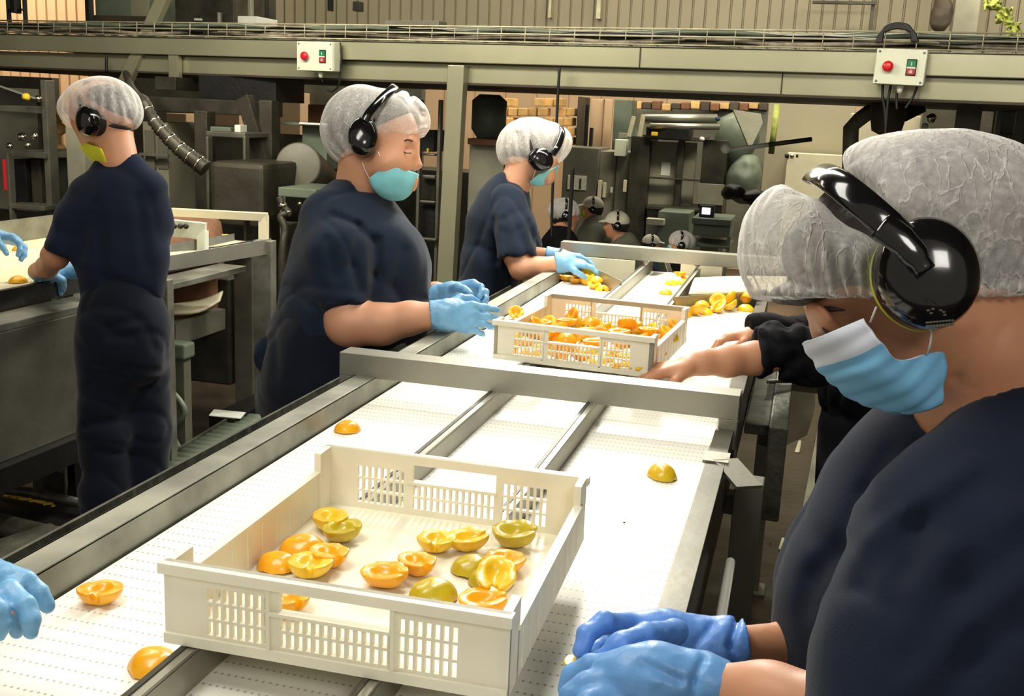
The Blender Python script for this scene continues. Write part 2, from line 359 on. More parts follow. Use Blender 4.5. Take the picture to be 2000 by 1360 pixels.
# ------------------------------------------------------------------ implicit surfaces for bodies and cloth
class SDF:
    def __init__(s): s.ops = []
    def _add(s, fn, pts, r, k, op):
        P = np.array(pts, float).reshape(-1, 3); s.ops.append((op, fn, P.min(0)-r-k, P.max(0)+r+k, k)); return s
    def cap(s, a, b, ra, rb=None, k=.02, op='u', ax=None, sc=1.0):
        a = np.array(a, float); b = np.array(b, float); rb = ra if rb is None else rb; ab = b-a; L2 = float(ab @ ab)+1e-12
        if ax is not None:
            n = nrm(ax); fac = (1-1/sc)
            def T(v): return v-n*((v @ n)[..., None] if v.ndim > 1 else (v @ n))*fac
            ab2 = T(ab); L2b = float(ab2 @ ab2)+1e-12
            def fn(X):
                Q = X-a; Q = Q-np.outer(Q @ n, n)*fac
                t = np.clip(Q @ ab2/L2b, 0, 1)
                return np.linalg.norm(Q-np.outer(t, ab2), axis=1)-(ra+(rb-ra)*t)
            return s._add(fn, [a, b], max(ra, rb)*max(1, sc), k, op)
        def fn(X):
            Q = X-a; t = np.clip(Q @ ab/L2, 0, 1)
            return np.linalg.norm(Q-np.outer(t, ab), axis=1)-(ra+(rb-ra)*t)
        return s._add(fn, [a, b], max(ra, rb), k, op)
    def chain(s, js, k=.02, op='u', ax=None, sc=1.0):
        for (p, r), (q, r2) in zip(js[:-1], js[1:]): s.cap(p, q, r, r2, k, op, ax, sc)
        return s
    def ell(s, c, rad, axes=None, k=.02, op='u'):
        c = np.array(c, float); rad = np.array(rad, float); A = np.array(axes, float) if axes is not None else np.eye(3)
        A = np.array([nrm(q) for q in A]); mn = rad.min()
        def fn(X):
            Q = (X-c) @ A.T
            k0 = np.linalg.norm(Q/rad, axis=1)+1e-9; k1 = np.linalg.norm(Q/rad**2, axis=1)+1e-9
            return k0*(k0-1)/k1
        return s._add(fn, [c], rad.max(), k, op)
    def crease(s, pts, w, amp):
        """soft groove (amp>0) or ridge (amp<0) along a polyline"""
        for a, b in zip(pts[:-1], pts[1:]):
            a = np.array(a, float); b = np.array(b, float); ab = b-a; L2 = float(ab @ ab)+1e-12
            def fn(X, a=a, ab=ab, L2=L2):
                Q = X-a; t = np.clip(Q @ ab/L2, 0, 1); d2 = ((Q-np.outer(t, ab))**2).sum(1)
                return amp*np.exp(-d2/(w*w))
            s._add(fn, [a, b], 2.6*w, 0, 'g')
        return s
    def cut(s, p, n, r):
        """flat trim: keep the side against n, within radius r of p"""
        p = np.array(p, float); n = nrm(n)
        def fn(X):
            Q = X-p; return np.where((Q**2).sum(1) < r*r, Q @ n, -9.0)
        return s._add(fn, [p], r, 0, 'max')
    def fold(s, pts, w, amp, dz=.16):
        """long valley (amp>0) or ridge (amp<0) running along a line, as deep as dz along the camera-ward side of the cloth"""
        for a, b in zip(pts[:-1], pts[1:]):
            a = np.array(a, float); b = np.array(b, float); n = nrm(a-CAM)
            ab = b-a; ab = ab-n*(ab @ n); L2 = float(ab @ ab)+1e-12
            def fn(X, a=a, ab=ab, L2=L2, n=n):
                Q = X-a; z = Q @ n; Q = Q-np.outer(z, n); t = np.clip(Q @ ab/L2, 0, 1); d2 = ((Q-np.outer(t, ab))**2).sum(1)
                return amp*np.exp(-d2/(w*w))*np.clip(1.6-np.abs(z)/dz, 0, 1)
            s._add(fn, [a, b], 1.6*dz+w, 0, 'g')
        return s
    def wave(s, fn):
        P = [o[2] for o in s.ops if o[0] == 'u']+[o[3] for o in s.ops if o[0] == 'u']; P = np.array(P)
        s.ops.append(('g', fn, P.min(0), P.max(0), 0)); return s
    def mesh(s, res):
        U = [o for o in s.ops if o[0] == 'u']; lo = np.min([o[2] for o in U], 0)-res*2; hi = np.max([o[3] for o in U], 0)+res*2
        n = np.ceil((hi-lo)/res).astype(int)+1
        f = np.full(n, .5, np.float32)
        ax = [lo[i]+res*np.arange(n[i]) for i in range(3)]
        for op, fn, l, h, k in s.ops:
            i0 = np.clip(np.floor((l-lo)/res).astype(int)-1, 0, n-1); i1 = np.clip(np.ceil((h-lo)/res).astype(int)+2, 1, n)
            if np.any(i1 <= i0): continue
            X = np.stack(np.meshgrid(*[ax[i][i0[i]:i1[i]] for i in range(3)], indexing='ij'), -1).reshape(-1, 3)
            sh = tuple(i1-i0); d = fn(X).reshape(sh).astype(np.float32)
            sl = tuple(slice(i0[i], i1[i]) for i in range(3)); a = f[sl]
            if op == 'u':
                if k > 0:
                    hh = np.clip(.5+.5*(a-d)/k, 0, 1); f[sl] = a*(1-hh)+d*hh-k*hh*(1-hh)
                else: f[sl] = np.minimum(a, d)
            elif op == 's':
                hh = np.clip(.5-.5*(a+d)/k, 0, 1); f[sl] = a*(1-hh)-d*hh+k*hh*(1-hh)
            elif op == 'g': f[sl] = a+np.where(a < .2, d, 0)
            elif op == 'max': f[sl] = np.maximum(a, d)
        # surface nets
        c = [f[dx:n[0]-1+dx, dy:n[1]-1+dy, dz:n[2]-1+dz] for dx in (0, 1) for dy in (0, 1) for dz in (0, 1)]
        ins = sum((q < 0).astype(np.int8) for q in c); act = (ins > 0) & (ins < 8); I = np.argwhere(act)
        vals = np.stack([q[act] for q in c], 1); offs = np.array([(dx, dy, dz) for dx in (0, 1) for dy in (0, 1) for dz in (0, 1)], float)
        acc = np.zeros((len(I), 3)); cnt = np.zeros(len(I))
        for e0 in range(8):
            for e1 in range(e0+1, 8):
                if np.abs(offs[e0]-offs[e1]).sum() != 1: continue
                v0 = vals[:, e0]; v1 = vals[:, e1]; mk = (v0 < 0) != (v1 < 0)
                t = np.where(mk, v0/np.where(mk, v0-v1, 1), 0)
                acc += np.where(mk[:, None], offs[e0]+t[:, None]*(offs[e1]-offs[e0]), 0); cnt += mk
        vert = lo+res*(I+acc/cnt[:, None])
        idx = np.full(act.shape, -1, np.int64); idx[act] = np.arange(len(I)); quads = []
        sg = f < 0
        for a in range(3):
            b, cc = (a+1) % 3, (a+2) % 3
            s0 = [slice(None)]*3; s1 = [slice(None)]*3; s0[a] = slice(0, -1); s1[a] = slice(1, None)
            A = sg[tuple(s0)]; B = sg[tuple(s1)]; D = A != B
            E = np.argwhere(D); E = E[(E[:, b] > 0) & (E[:, cc] > 0) & (E[:, b] < n[b]-1) & (E[:, cc] < n[cc]-1)]
            if len(E) == 0: continue
            q = []
            for (ob, oc) in ((-1, -1), (0, -1), (0, 0), (-1, 0)):
                G = E.copy(); G[:, b] += ob; G[:, cc] += oc; q.append(idx[G[:, 0], G[:, 1], G[:, 2]])
            q = np.stack(q, 1); fl = A[E[:, 0], E[:, 1], E[:, 2]]; q = np.where(fl[:, None], q, q[:, ::-1]); quads.append(q)
        quads = np.concatenate(quads); quads = quads[(quads >= 0).all(1)]
        return vert, quads
    def front(s, ids): s.ops = [s.ops[i] for i in ids]+[o for i, o in enumerate(s.ops) if i not in ids]; return s
    def build(s, name, m, parent=None, res=.006, smooth=2, label=None, local=False):
        v, q = s.mesh(res)
        if smooth:      # light laplacian relaxation
            e = np.concatenate([q[:, [0, 1]], q[:, [1, 2]], q[:, [2, 3]], q[:, [3, 0]]])
            for _ in range(smooth):
                acc = np.zeros_like(v); cn = np.zeros(len(v))
                for i in range(3): acc[:, i] = np.bincount(e[:, 0], v[e[:, 1], i], len(v))+np.bincount(e[:, 1], v[e[:, 0], i], len(v))
                cn = np.bincount(e[:, 0], minlength=len(v))+np.bincount(e[:, 1], minlength=len(v))
                v = .55*v+.45*acc/np.maximum(cn, 1)[:, None]
        me = bpy.data.meshes.new(name); me.vertices.add(len(v)); me.vertices.foreach_set('co', v.astype(np.float32).ravel())
        me.loops.add(len(q)*4); me.loops.foreach_set('vertex_index', q.astype(np.int32).ravel())
        me.polygons.add(len(q)); me.polygons.foreach_set('loop_start', np.arange(0, len(q)*4, 4, dtype=np.int32))
        me.polygons.foreach_set('use_smooth', np.ones(len(q), bool)); me.update(calc_edges=True)
        return link(name, me, m, parent, local, label)

def J(px, py, d, r): return (V(px, py, d), rp(r, d))
def snoise(X, f, ph=0.0):
    a = X*f
    return (np.sin(a[:, 0]*1.0+1.7*np.sin(a[:, 1]*.8+ph)+ph)+np.sin(a[:, 1]*1.1+1.5*np.sin(a[:, 2]*.9+ph*2)+1.3)+np.sin(a[:, 2]*1.05+1.6*np.sin(a[:, 0]*.7+ph)+2.1))/3
# ------------------------------------------------------------------ setting: floor, walls, ceiling
def ground():
    m = MB(); z = 0.0
    m.box((-13, -2.5, -.1), (7, 6.6, z)); m.box((-13, 6.6, -.1), (-1.9, 13.4, z)); m.box((1.6, 6.6, -.1), (7, 13.4, z)); m.box((-1.9, 8.4, -.1), (1.6, 13.4, z))
    return structure(m.build('floor', M_floor))
ground()
m = MB(); m.box((-1.9, 6.6, -.86), (1.6, 8.4, -.78)); m.box((-1.9, 6.5, -.8), (1.6, 6.6, -.1)); m.box((-1.9, 8.4, -.8), (1.6, 8.5, -.1)); structure(m.build('floor_sunken', M_floor))
def cladding(name, x0, x1, y, z0, z1, m_, pitch=.145, dep=.028):
    m = MB(); x = x0; pts = []
    while x < x1:
        pts += [(x, 0), (x+pitch*.80, 0), (x+pitch*.86, dep), (x+pitch*.94, dep)]; x += pitch
    pts.append((x, 0)); vs = []
    for (a, b) in pts: vs += [(a, y+b, z0), (a, y+b, z1)]
    n = len(pts); m.add(vs, [(2*i, 2*i+2, 2*i+3, 2*i+1) for i in range(n-1)])
    m.box((x0, y+.1, z0), (x, y+.16, z1)); return structure(m.build(name, m_, fixn=False))
cladding('wall_back', -9.3, 7.0, 13.0, 2.25, 6.4, M_clad)  # upper wall greyer: its dimness is put into the cladding colour
cladding('wall_back_low', -9.3, 7.0, 13.05, 0, 2.25, M_tan, .4)  # lower wall tan: lamplight below the platform is put into the colour
cladding('wall_back_left', -13.0, -9.3, 13.0, 0, 6.4, M_tan, .16)
structure(MB().box((-13.2, -2.5, 0), (-13, 13.4, 6.4)).build('wall_left', M_clad))
structure(MB().box((7, -2.5, 0), (7.2, 13.4, 6.4)).build('wall_right', M_clad))
structure(MB().box((-13.2, -2.5, 6.4), (7.2, 13.4, 6.5)).build('ceiling', M_greyd))
m = MB(); 
for (px, wd) in ((1170, .05), (1075, .03)):
    p = at(px, 20, y=12.9); m.box((p[0]-wd/2, 12.86, 2.7), (p[0]+wd/2, 12.99, 6.4))
structure(m.build('trim_1', M_tray))
p = at(1883, 30, y=12.4)
tag(MB().box((p[0]-.12, 12.2, 0), (p[0]+.12, 12.5, 6.4)).build('steel_column', M_grey, bevel=.01), 'tall grey steel column on the back wall at the right, beside the pipe with green growth', 'column')

# ------------------------------------------------------------------ sorting conveyor (front)
BZ = .98
XL, XR = -.874, -.132
conv = thing('sorting_conveyor', 'stainless steel sorting conveyor with three white belt lanes running away through the middle', 'conveyor', (-.5, .4, 0))
def belt(x0, x1, y0, y1, z, name='belt'):
    m = MB(); m.box((x0, y0, z-.012), (x1, y1, z)); m.cyl((x0, y1, z-.035), (x1, y1, z-.035), .035, n=20)
    m.box((x0, y0, z-.06), (x1, y1, z-.052)); return m.build(name, M_belt, conv)
belt(XL, -.612, .35, 3.98, BZ); belt(-.600, -.398, .35, 4.45, BZ); belt(-.386, XR, .35, 3.72, BZ)
for (x0, y1) in ((-.614, 4.5), (-.400, 4.35)):
    m = MB(); m.box((x0, .35, .955), (x0+.004, y1, 1.022)); m.box((x0, .35, 1.019), (x0+.017, y1, 1.024)); m.box((x0+.013, .35, .955), (x0+.017, y1, 1.020))
    d_ = m.build('divider', M_steel, conv); MB().box((x0-.0005, .36, 1.0236), (x0+.0065, y1-.01, 1.0256)).build('dark_top_strip', M_dark, d_)  # dark strip along the left of the divider's top
# left rail: inner plate, top flange, outer trough
m = MB(); m.box((-.884, .35, .90), (-.879, 3.95, 1.026)); m.box((-.928, .35, 1.022), (-.879, 3.95, 1.027)); m.box((-.928, .35, .88), (-.923, 3.95, 1.027))
m.build('side_rail', M_steelx, conv, bevel=.001)
m = MB(); m.box((-1.03, .35, .94), (-.928, 3.8, .946)); m.box((-1.034, .35, .90), (-1.028, 3.8, .975)); m.build('outer_trough', M_grime, conv)
m = MB(); m.box((-.130, .35, .90), (-.124, 3.72, .998)); m.box((-.130, .35, .998), (-.094, 3.9, 1.002)); m.box((-.098, .35, .86), (-.094, 3.9, 1.0)); m.box((-.135, .35, .975), (-.125, 3.72, .983))
m.build('side_rail', M_rail, conv, bevel=.0008)
m = MB(); m.tube([(-.055, .6, .86), (-.06, 1.70, .90)], .008, 8); m.build('pipe', M_white, conv)
for (x, y) in ((-.05, .75), (-.05, 2.05), (-.05, 3.6), (-.93, 1.1), (-.93, 2.3), (-.93, 3.6)):
    m = MB(); m.box((x-.028, y-.028, 0), (x+.028, y+.028, .93)); m.box((x-.05, y-.05, 0), (x+.05, y+.05, .012)); m.build('leg', M_greyd, conv, bevel=.003)
m = MB()
for y in (.8, 2.1, 3.5): m.box((-.92, y-.02, .84), (-.06, y+.02, .88))
m.box((-.92, .5, .55), (-.88, 3.7, .60)); m.build('underframe', M_steeld, conv)
# belt return tray below
MB().box((-.87, .4, .80), (-.13, 3.9, .82)).build('drip_tray', M_grime, conv)
def crossbar(y, xl, xr, zt, right_post=True):
    g = MB(); h = .052
    g.box((xl, y, zt-h), (xr, y+.03, zt)); g.box((xl, y, 1.0), (xl+.036, y+.03, zt-h))
    if right_post: g.box((xr-.040, y, .96), (xr, y+.03, zt-h)); g.box((xr-.004, y, .93), (xr, y+.05, zt))
    g.box((xl, y+.028, zt-.003), (xr, y+.06, zt)); f = g.build('crossbar', M_steel, conv, bevel=.0015)
    for x in (-.606, -.392):
        r = MB(); r.cyl((x, y+.012, 1.02), (x, y+.012, zt-h), .0048, n=12); r.cyl((x, y+.012, zt-h-.006), (x, y+.012, zt-h), .011, n=6); r.build('hanger_rod', M_steel, f)
    return f
crossbar(2.13, -.965, -.086, 1.075); crossbar(4.28, -.955, .06, 1.095)
m = MB(); m.bar((-.095, 1.92, 1.004), (-.045, 1.84, .985), .05, .006); m.box((-.135, 1.90, 1.0), (-.088, 1.96, 1.006)); m.build('corner_bracket', M_steel, conv)
m = MB(); p = at(600, 785, z=.99); m.box((-.99, 1.85, .975), (-.93, 2.02, .982)); m.build('cover_plate', M_steelx, conv)
# curved blades that stop the fruit at the far end
def blade(pts, z0, z1, name='deflector_blade', mm=None, th=.004):
    P = spline([np.array(p) for p in pts], 6); m = MB()
    for a, b in zip(P[:-1], P[1:]): m.hexa([(a[0], a[1], z0), (b[0], b[1], z0), (b[0], b[1]+th, z0), (a[0], a[1]+th, z0), (a[0], a[1], z1), (b[0], b[1], z1), (b[0], b[1]+th, z1), (a[0], a[1]+th, z1)])
    return m.build(name, mm or M_steel, conv)
blade([(-.60, 3.72), (-.70, 3.90), (-.80, 4.03), (-.875, 4.10)], .96, 1.04)
blade([(-.39, 3.50), (-.30, 3.60), (-.21, 3.70), (-.10, 3.84)], .96, 1.036)
m = MB(); m.sheet(resample([[(-.36, 3.70, 1.02), (-.22, 3.80, 1.02), (-.02, 3.92, 1.02)], [(-.36, 3.86, 1.05), (-.22, 3.98, 1.05), (-.02, 4.10, 1.05)], [(-.36, 4.02, 1.03), (-.2, 4.16, 1.03), (.0, 4.26, 1.03)]], 4), .004); m.build('chute_plate', M_cream, conv)
m = MB(); m.box((-.86, 4.20, .84), (-.63, 4.21, 1.05)); m.box((-.84, 4.21, .84), (-.65, 4.5, .85)); m.build('chute_plate', M_cream, conv)
m = MB(); m.box((-.47, 4.40, .86), (-.30, 4.41, 1.03)); m.build('chute_plate', M_cream, conv)
m = MB(); m.sheet(resample([[(-.596, 4.30, 1.03), (-.56, 4.42, 1.07), (-.52, 4.50, .94)], [(-.596, 4.52, 1.03), (-.56, 4.58, 1.04), (-.5, 4.62, .90)]], 5), .004); m.build('guide_plate', M_steel, conv)
m = MB(); m.sheet(resample([[(-.93, 4.12, .96), (-.925, 4.12, 1.09)], [(-.90, 4.20, .96), (-.90, 4.20, 1.06)], [(-.84, 4.25, .96), (-.86, 4.25, 1.00)]], 5), .004); m.build('guide_plate', M_steel, conv)
m = MB(); m.box((-.28, 4.36, .8), (.3, 4.37, 1.03)); m.build('back_plate', M_tan, conv)

# ------------------------------------------------------------------ crates
def make_crate():
    W_, D_, H_ = .392, .44, .096; t = .007
    root = thing('plastic_crate', 'x', 'crate')
    def slots(w, handle):
        hs = []
        xs0, xs1 = .052, w-.052; n = 30; step = (xs1-xs0)/n
        hx0, hx1 = w*.335, w*.685
        for r in range(3):
            z0 = .016+r*.0198; z1 = z0+.0164
            for i in range(n):
                x0 = xs0+i*step; x1 = x0+step*.68
                if abs((x0+x1)/2-hx0) < .006 or abs((x0+x1)/2-hx1) < .006: continue
                if r == 2 and hx0 < (x0+x1)/2 < hx1: continue
                hs.append((x0, z0, x1, z1))
        hs.append((hx0+.006, .057, hx1-.006, .083)); return hs
    for sgn in (0, 1):
        mb = holed_plate(W_, H_, t, slots(W_, True))
        mb.v = [(x-W_/2, (y if not sgn else D_-t+y), z) for x, y, z in mb.v]
        y0 = -.004 if not sgn else D_-t; y1 = t if not sgn else D_+.004
        mb.box((-W_/2-.003, y0-.004 if not sgn else y0, H_-.012), (W_/2+.003, y1 if not sgn else y1+.004, H_))
        mb.box((-W_/2, y0, 0), (W_/2, y1, .012))
        for s in (-1, 1):   # corner columns
            mb.box((min(s*(W_/2), s*(W_/2-.010)), 0 if not sgn else D_-.045, 0), (max(s*(W_/2), s*(W_/2-.010)), .045 if not sgn else D_, H_))
            mb.box((min(s*W_/2*.36-.002, s*W_/2*.36+.002), y0, .01), (max(s*W_/2*.36-.002, s*W_/2*.36+.002), y1, H_-.01))
        mb.box((-W_*.175, y0-.001, .0530), (W_*.175, y1+.001, .0570))
        mb.build('end_panel', M_crate, root, bevel=0, local=True)
    for s in (-1, 1):
        mb = MB(); x0, x1 = sorted((s*W_/2, s*(W_/2-.006)))
        ys = [i/14*(D_-.08)+.04 for i in range(15)]
        for a, b in zip(ys[:-1], ys[1:]): mb.box((x0, a, 0), (x1, b, .066))
        mb.box((x0-.003, .035, .062), (x1+.003, D_-.035, .068))
        for k in range(9): mb.box((x0-.002, .06+k*.04, .005), (x1+.001, .063+k*.04, .064))
        mb.build('side_panel', M_crate, root, local=True)
    mb = MB(); mb.box((-W_/2+.002, .002, 0), (W_/2-.002, D_-.002, .006)); mb.build('bottom', M_crate, root, local=True)
    return root
def place_crate(o, fl, fr, z):
    a = at(*fl, z=z); b = at(*fr, z=z); c = (a+b)/2; v = b-a
    o.location = (float(c[0]), float(c[1]), z); o.rotation_euler = (0, 0, math.atan2(v[1], v[0])); return o
crate1 = place_crate(make_crate(), (350, 1253), (962, 1368), 1.026)
crate1['label'] = 'nearest cream plastic crate with slotted ends and scattered peach halves inside'
crate1['group'] = 'cream crates on the conveyor'
crate2 = copy_tree(crate1); place_crate(crate2, (965, 700), (1270, 738), 1.026)
crate2['label'] = 'far cream plastic crate filled with yellow peaches, a bare hand at its corner'
crate1.rotation_euler[2] += .02

# ------------------------------------------------------------------ peach halves
def peach_mesh(name, sx, sy, h, seed, m_, pit=True):
    f = SDF(); f.ell((0, 0, h), (sx, sy, h*1.05), k=.001)
    f.ell((0, -sy*.9, h*.9), (sx*.16, sy*.35, h), k=.006, op='s')      # suture groove
    f.cut((0, 0, h*.93), (0, 0.05, 1), .2)
    if pit: f.ell((0, 0, h*1.0), (sx*.45, sy*.60, h*.50), k=.006, op='s')
    f.wave(lambda X: .0013*snoise(X, 110, seed)+.0006*snoise(X, 260, seed+2))
    o = f.build(name, m_, None, res=.0016, smooth=1); me = o.data; bpy.data.objects.remove(o); return me
PM = [peach_mesh('peach_half', .027, .030, .022, 1, M_pea), peach_mesh('peach_half', .029, .026, .023, 4, M_peb), peach_mesh('peach_half', .025, .031, .024, 8, M_pec)]
MP = [M_pea, M_peb, M_pec]
def peach(pos, up, rz, s, k, mi, label, group):
    """up: 'cup' cavity up, 'dome' skin up, or tilt angle"""
    o = bpy.data.objects.new('peach_half', PM[k]); COL.objects.link(o)
    o.material_slots[0].link = 'OBJECT'; o.material_slots[0].material = MP[mi]
    h = (.022, .023, .024)[k]*s
    if up == 'dome': o.rotation_euler = (math.pi, 0, rz); o.location = (pos[0], pos[1], pos[2]+h*1.93*1.0); 
    elif up == 'cup': o.rotation_euler = (0, 0, rz); o.location = tuple(pos)
    else:
        o.rotation_euler = (up, 0, rz); o.location = (pos[0], pos[1], pos[2]+.012)
    if up == 'dome': o.location.z = pos[2]+h*.94
    o.scale = (s, s, s); tag(o, label, 'peach half', group); return o
GC = 'peach halves lying in the nearest crate'
zc = 1.033
for (px, py, up, rz, s, k, mi, lab) in (
    (645, 1034, 'cup', .5, 1.0, 2, 1, 'peach half behind its touching neighbour at the back left of the nearest crate'),
    (668, 1056, 'cup', 1.4, 1.02, 1, 2, 'yellow green peach half, front one of the back left pair in the nearest crate'),
    (592, 1080, 'dome', .3, 1.12, 1, 0, 'large orange domed peach half lying skin up at the left of the nearest crate'),
    (542, 1108, 'dome', 1.0, .92, 0, 0, 'small orange domed peach half, leftmost in the nearest crate'),
    (606, 1124, 'cup', .4, 1.05, 0, 1, 'orange peach half, cavity up, below the large dome at the left of the nearest crate'),
    (642, 1104, 'cup', .9, .95, 2, 0, 'tilted peach half tucked behind the cupped one at the left of the nearest crate'),
    (852, 1075, 'cup', .2, .98, 0, 1, 'yellow cupped peach half left of the black tipped one in the nearest crate'),
    (912, 1074, 'cup', 2.2, .98, 2, 1, 'yellow peach half with a black stem tip, at the back of the nearest crate'),
    (1004, 1066, 'cup', 1.6, 1.2, 1, 2, 'large yellow green peach half in the back right corner of the nearest crate'),
    (813, 1120, 'cup', .9, .92, 2, 0, 'small orange peach half, cavity up, in the middle of the nearest crate'),
    (750, 1144, 'cup', 1.5, 1.02, 0, 0, 'orange yellow peach half, cavity up, nearest the hand hole of the nearest crate'),
    (922, 1116, 'dome', .4, .98, 1, 2, 'green tinged domed peach half at the right of the nearest crate'),
    (846, 1168, 'dome', .9, 1.08, 1, 2, 'greenish domed peach half with a dark stem mark, front middle of the nearest crate'),
    (985, 1116, 'cup', .3, 1.0, 0, 0, 'orange peach half, cavity up, against the right wall of the nearest crate'),
    (968, 1160, .35, .2, 1.0, 2, 1, 'yellow peach half on its side along the right wall of the nearest crate'),
    (958, 1140, 'dome', .4, 1.0, 1, 2, 'wrinkled yellow peach half standing by the right wall of the nearest crate'),
    (942, 1196, 'cup', 1.9, 1.0, 0, 0, 'orange peach half, cavity up, in the front right corner of the nearest crate')):
    q = at(px, py, z=zc); peach((q[0], q[1], zc), up, rz, s, k, mi, lab, GC)
GB = 'peach halves loose on the belts'
for (px, py, up, rz, s, k, mi, lab) in (
    (197, 1178, 'cup', .3, 1.0, 1, 0, 'peach half, cavity up, on the left belt lane below the blue glove'),
    (300, 1305, 'dome', .6, 1.05, 0, 0, 'orange domed peach half against the left divider at the bottom of the picture'),
    (667, 840, 'dome', .2, .98, 0, 0, 'orange domed peach half against the left rail in front of the crossbar'),
    (1293, 932, 'dome', .5, 1.05, 2, 1, 'domed yellow peach half with a dark spot, alone on the right belt lane'),
    (1090, 985, .6, 1.2, .8, 0, 0, 'yellow peach half on the right belt lane just beyond the nearest crate'),
    (1006, 622, .9, .4, .9, 1, 0, 'small peach half on the left lane behind the far crate'),
    (1300, 575, 'dome', .4, .9, 1, 0, 'lone peach half on the centre lane in front of the far heap'),
    (545, 1188, 'cup', 1.0, 1.0, 0, 0, 'orange peach half seen through the hand hole of the nearest crate')):
    z = .98
    if (px, py) == (545, 1188): z = zc; q = at(560, 1172+20, z=z)
    else: q = at(px, py, z=z)
    if px == 667: q[0] += .012
    peach((q[0], q[1], z), up, rz, s, k, mi, lab, GB)
q = at(1380-20, 1356, z=.98)
# piles by the blades and in the far crate (each fruit on its own)
def pile(pts, lab, grp, z=.98):
    R = random.Random(len(pts)*7+3)
    for i, (x, y, l) in enumerate(pts):
        up = R.choice(['dome', 'cup', .7, 1.1]); k = R.randrange(3)
        peach((x, y, z+.021*l), up, R.random()*6.28, .9+.12*R.random(), k, R.choice([0, 0, 1]), lab, grp)
pile([(-.86, 3.99, 0), (-.815, 3.95, 0), (-.77, 3.915, 0), (-.725, 3.86, 0), (-.81, 3.99, 1), (-.77, 3.95, 1), (-.725, 3.90, 1), (-.69, 3.84, 0)],
     'yellow peach half in the heap stopped by the left blade, by the second woman\'s glove', 'peach heap at the left blade')
pile([(-.47, 4.12, 0), (-.43, 4.16, 0), (-.45, 4.21, 1), (-.42, 4.22, 0)], 'yellow peach half in the small heap at the far end of the centre lane', 'peach heap at the centre lane end')
pile([(-.33, 3.51, 0), (-.285, 3.55, 0), (-.24, 3.60, 0), (-.20, 3.64, 0), (-.16, 3.68, 0), (-.30, 3.57, 1), (-.25, 3.62, 1), (-.205, 3.67, 1), (-.155, 3.72, 1), (-.35, 3.47, 0), (-.30, 3.49, 0), (-.15, 3.73, 2)],
     'peach half in the long heap along the right blade at the far end', 'peach heap at the right blade')
cx, cy, _ = crate2.location; ca = crate2.rotation_euler[2]; P = []
R = random.Random(3)
for i in range(7):
    for j in range(7):
        for l in (0, 1):
            if l == 1 and (R.random() < .45 or j < 2): continue
            a = -.165+i*.055+R.uniform(-.006, .006); b = .03+j*.062+R.uniform(-.008, .008)
            P.append((cx+a*math.cos(ca)-b*math.sin(ca), cy+a*math.sin(ca)+b*math.cos(ca), l*1.0))
pile(P, 'yellow peach half in the layer filling the far crate', 'peaches filling the far crate', 1.032)
# dark specks
for (px, py, lab) in ((1219, 1022, 'small brown speck of peel on the right belt lane, beyond the nearest crate'), (1312, 800, 'tiny dark crumb on the right lane just beyond the crossbar')):
    q = at(px, py, z=.981); tag(MB().lathe(q, (0, 0, 1), [(.001, 0), (.0025, .001), (.001, .002)], 8).build('peel_speck', M_hair), lab, 'crumb')
# ------------------------------------------------------------------ people
def C(*js): return [J(*j) for j in js]
def IV(dx, dy, dd=0.0):   # direction given in image terms: dx right, dy down, dd away
    return nrm(CR*dx-CU*dy+CF*dd)
def hand(f, wrist, fwd, pn, thumb, s=1.0, curl=(.5, .55, .6, .65), spread=.12, tc=.4, r0=.0095, k=.006, tin=.5):
    """palm, four fingers of unequal length bent towards the palm side pn, thumb leaving the side of the palm"""
    w_ = np.array(wrist, float); F_ = nrm(fwd); n = perp(pn, F_); t = perp(np.cross(n, F_), F_)
    if t @ np.array(thumb, float) < 0: t = -t
    offs = (.030, .010, -.010, -.029); lens = (.072, .080, .074, .058); kn = (.083, .088, .084, .076)
    K = []
    for o, kk in zip(offs, kn):
        q = w_+F_*kk*s+t*o*s*1.05-n*.002*s; K.append(q)
        f.cap(w_+t*o*.62*s+F_*.012*s, q, .0185*s, .0125*s, k=.012)
    for i in range(4):
        a = 0; p = K[i]; sp = spread*(1.5-i)/1.5; L_ = lens[i]*s; r = r0*s*(1, 1.02, .98, .86)[i]
        base = nrm(F_+t*sp*.5)
        for j, seg in enumerate((.44, .31, .25)):
            a += curl[i]*(.75, 1.15, .8)[j]; dr = base*math.cos(a)+n*math.sin(a); q = p+dr*L_*seg
            f.cap(p, q, r*(1-.07*j), r*(1-.07*(j+1)), k=k if j else .009); p = q
    b = w_+F_*.022*s+t*.026*s+n*.006*s; d1 = nrm(F_*.62+t*.62+n*tc*.6); m1 = b+d1*.042*s
    d2 = nrm(F_*.85+t*(.45-tin)+n*tc); m2 = m1+d2*.030*s; d3 = nrm(F_*.9+t*(.2-tin)+n*tc*1.4); m3 = m2+d3*.024*s
    f.cap(b, m1, .0155*s, .0115*s, k=.014); f.cap(m1, m2, .0115*s, .0105*s, k=.005); f.cap(m2, m3, .0105*s, .0085*s, k=.004)
    return f
def glove(name_label, wrist, fwd, pn, thumb, parent, m, s=1.0, cuff=None, res=.003, wr=.03, **kw):
    f = SDF(); hand(f, wrist, fwd, pn, thumb, s*1.06, **kw); F_ = nrm(fwd); w_ = np.array(wrist, float)
    c0 = w_-F_*.055*s if cuff is None else np.array(cuff, float); f.cap(c0, w_+F_*.01, wr, wr*.95, k=.02)
    bd = nrm(w_-c0); f.cut(c0, -bd, wr*1.6); f.wave(lambda X: .0011*snoise(X, 150, 1)+.0008*snoise(X, 320, 3))
    return f.build('glove', m, parent, res=res, smooth=1, label=name_label)
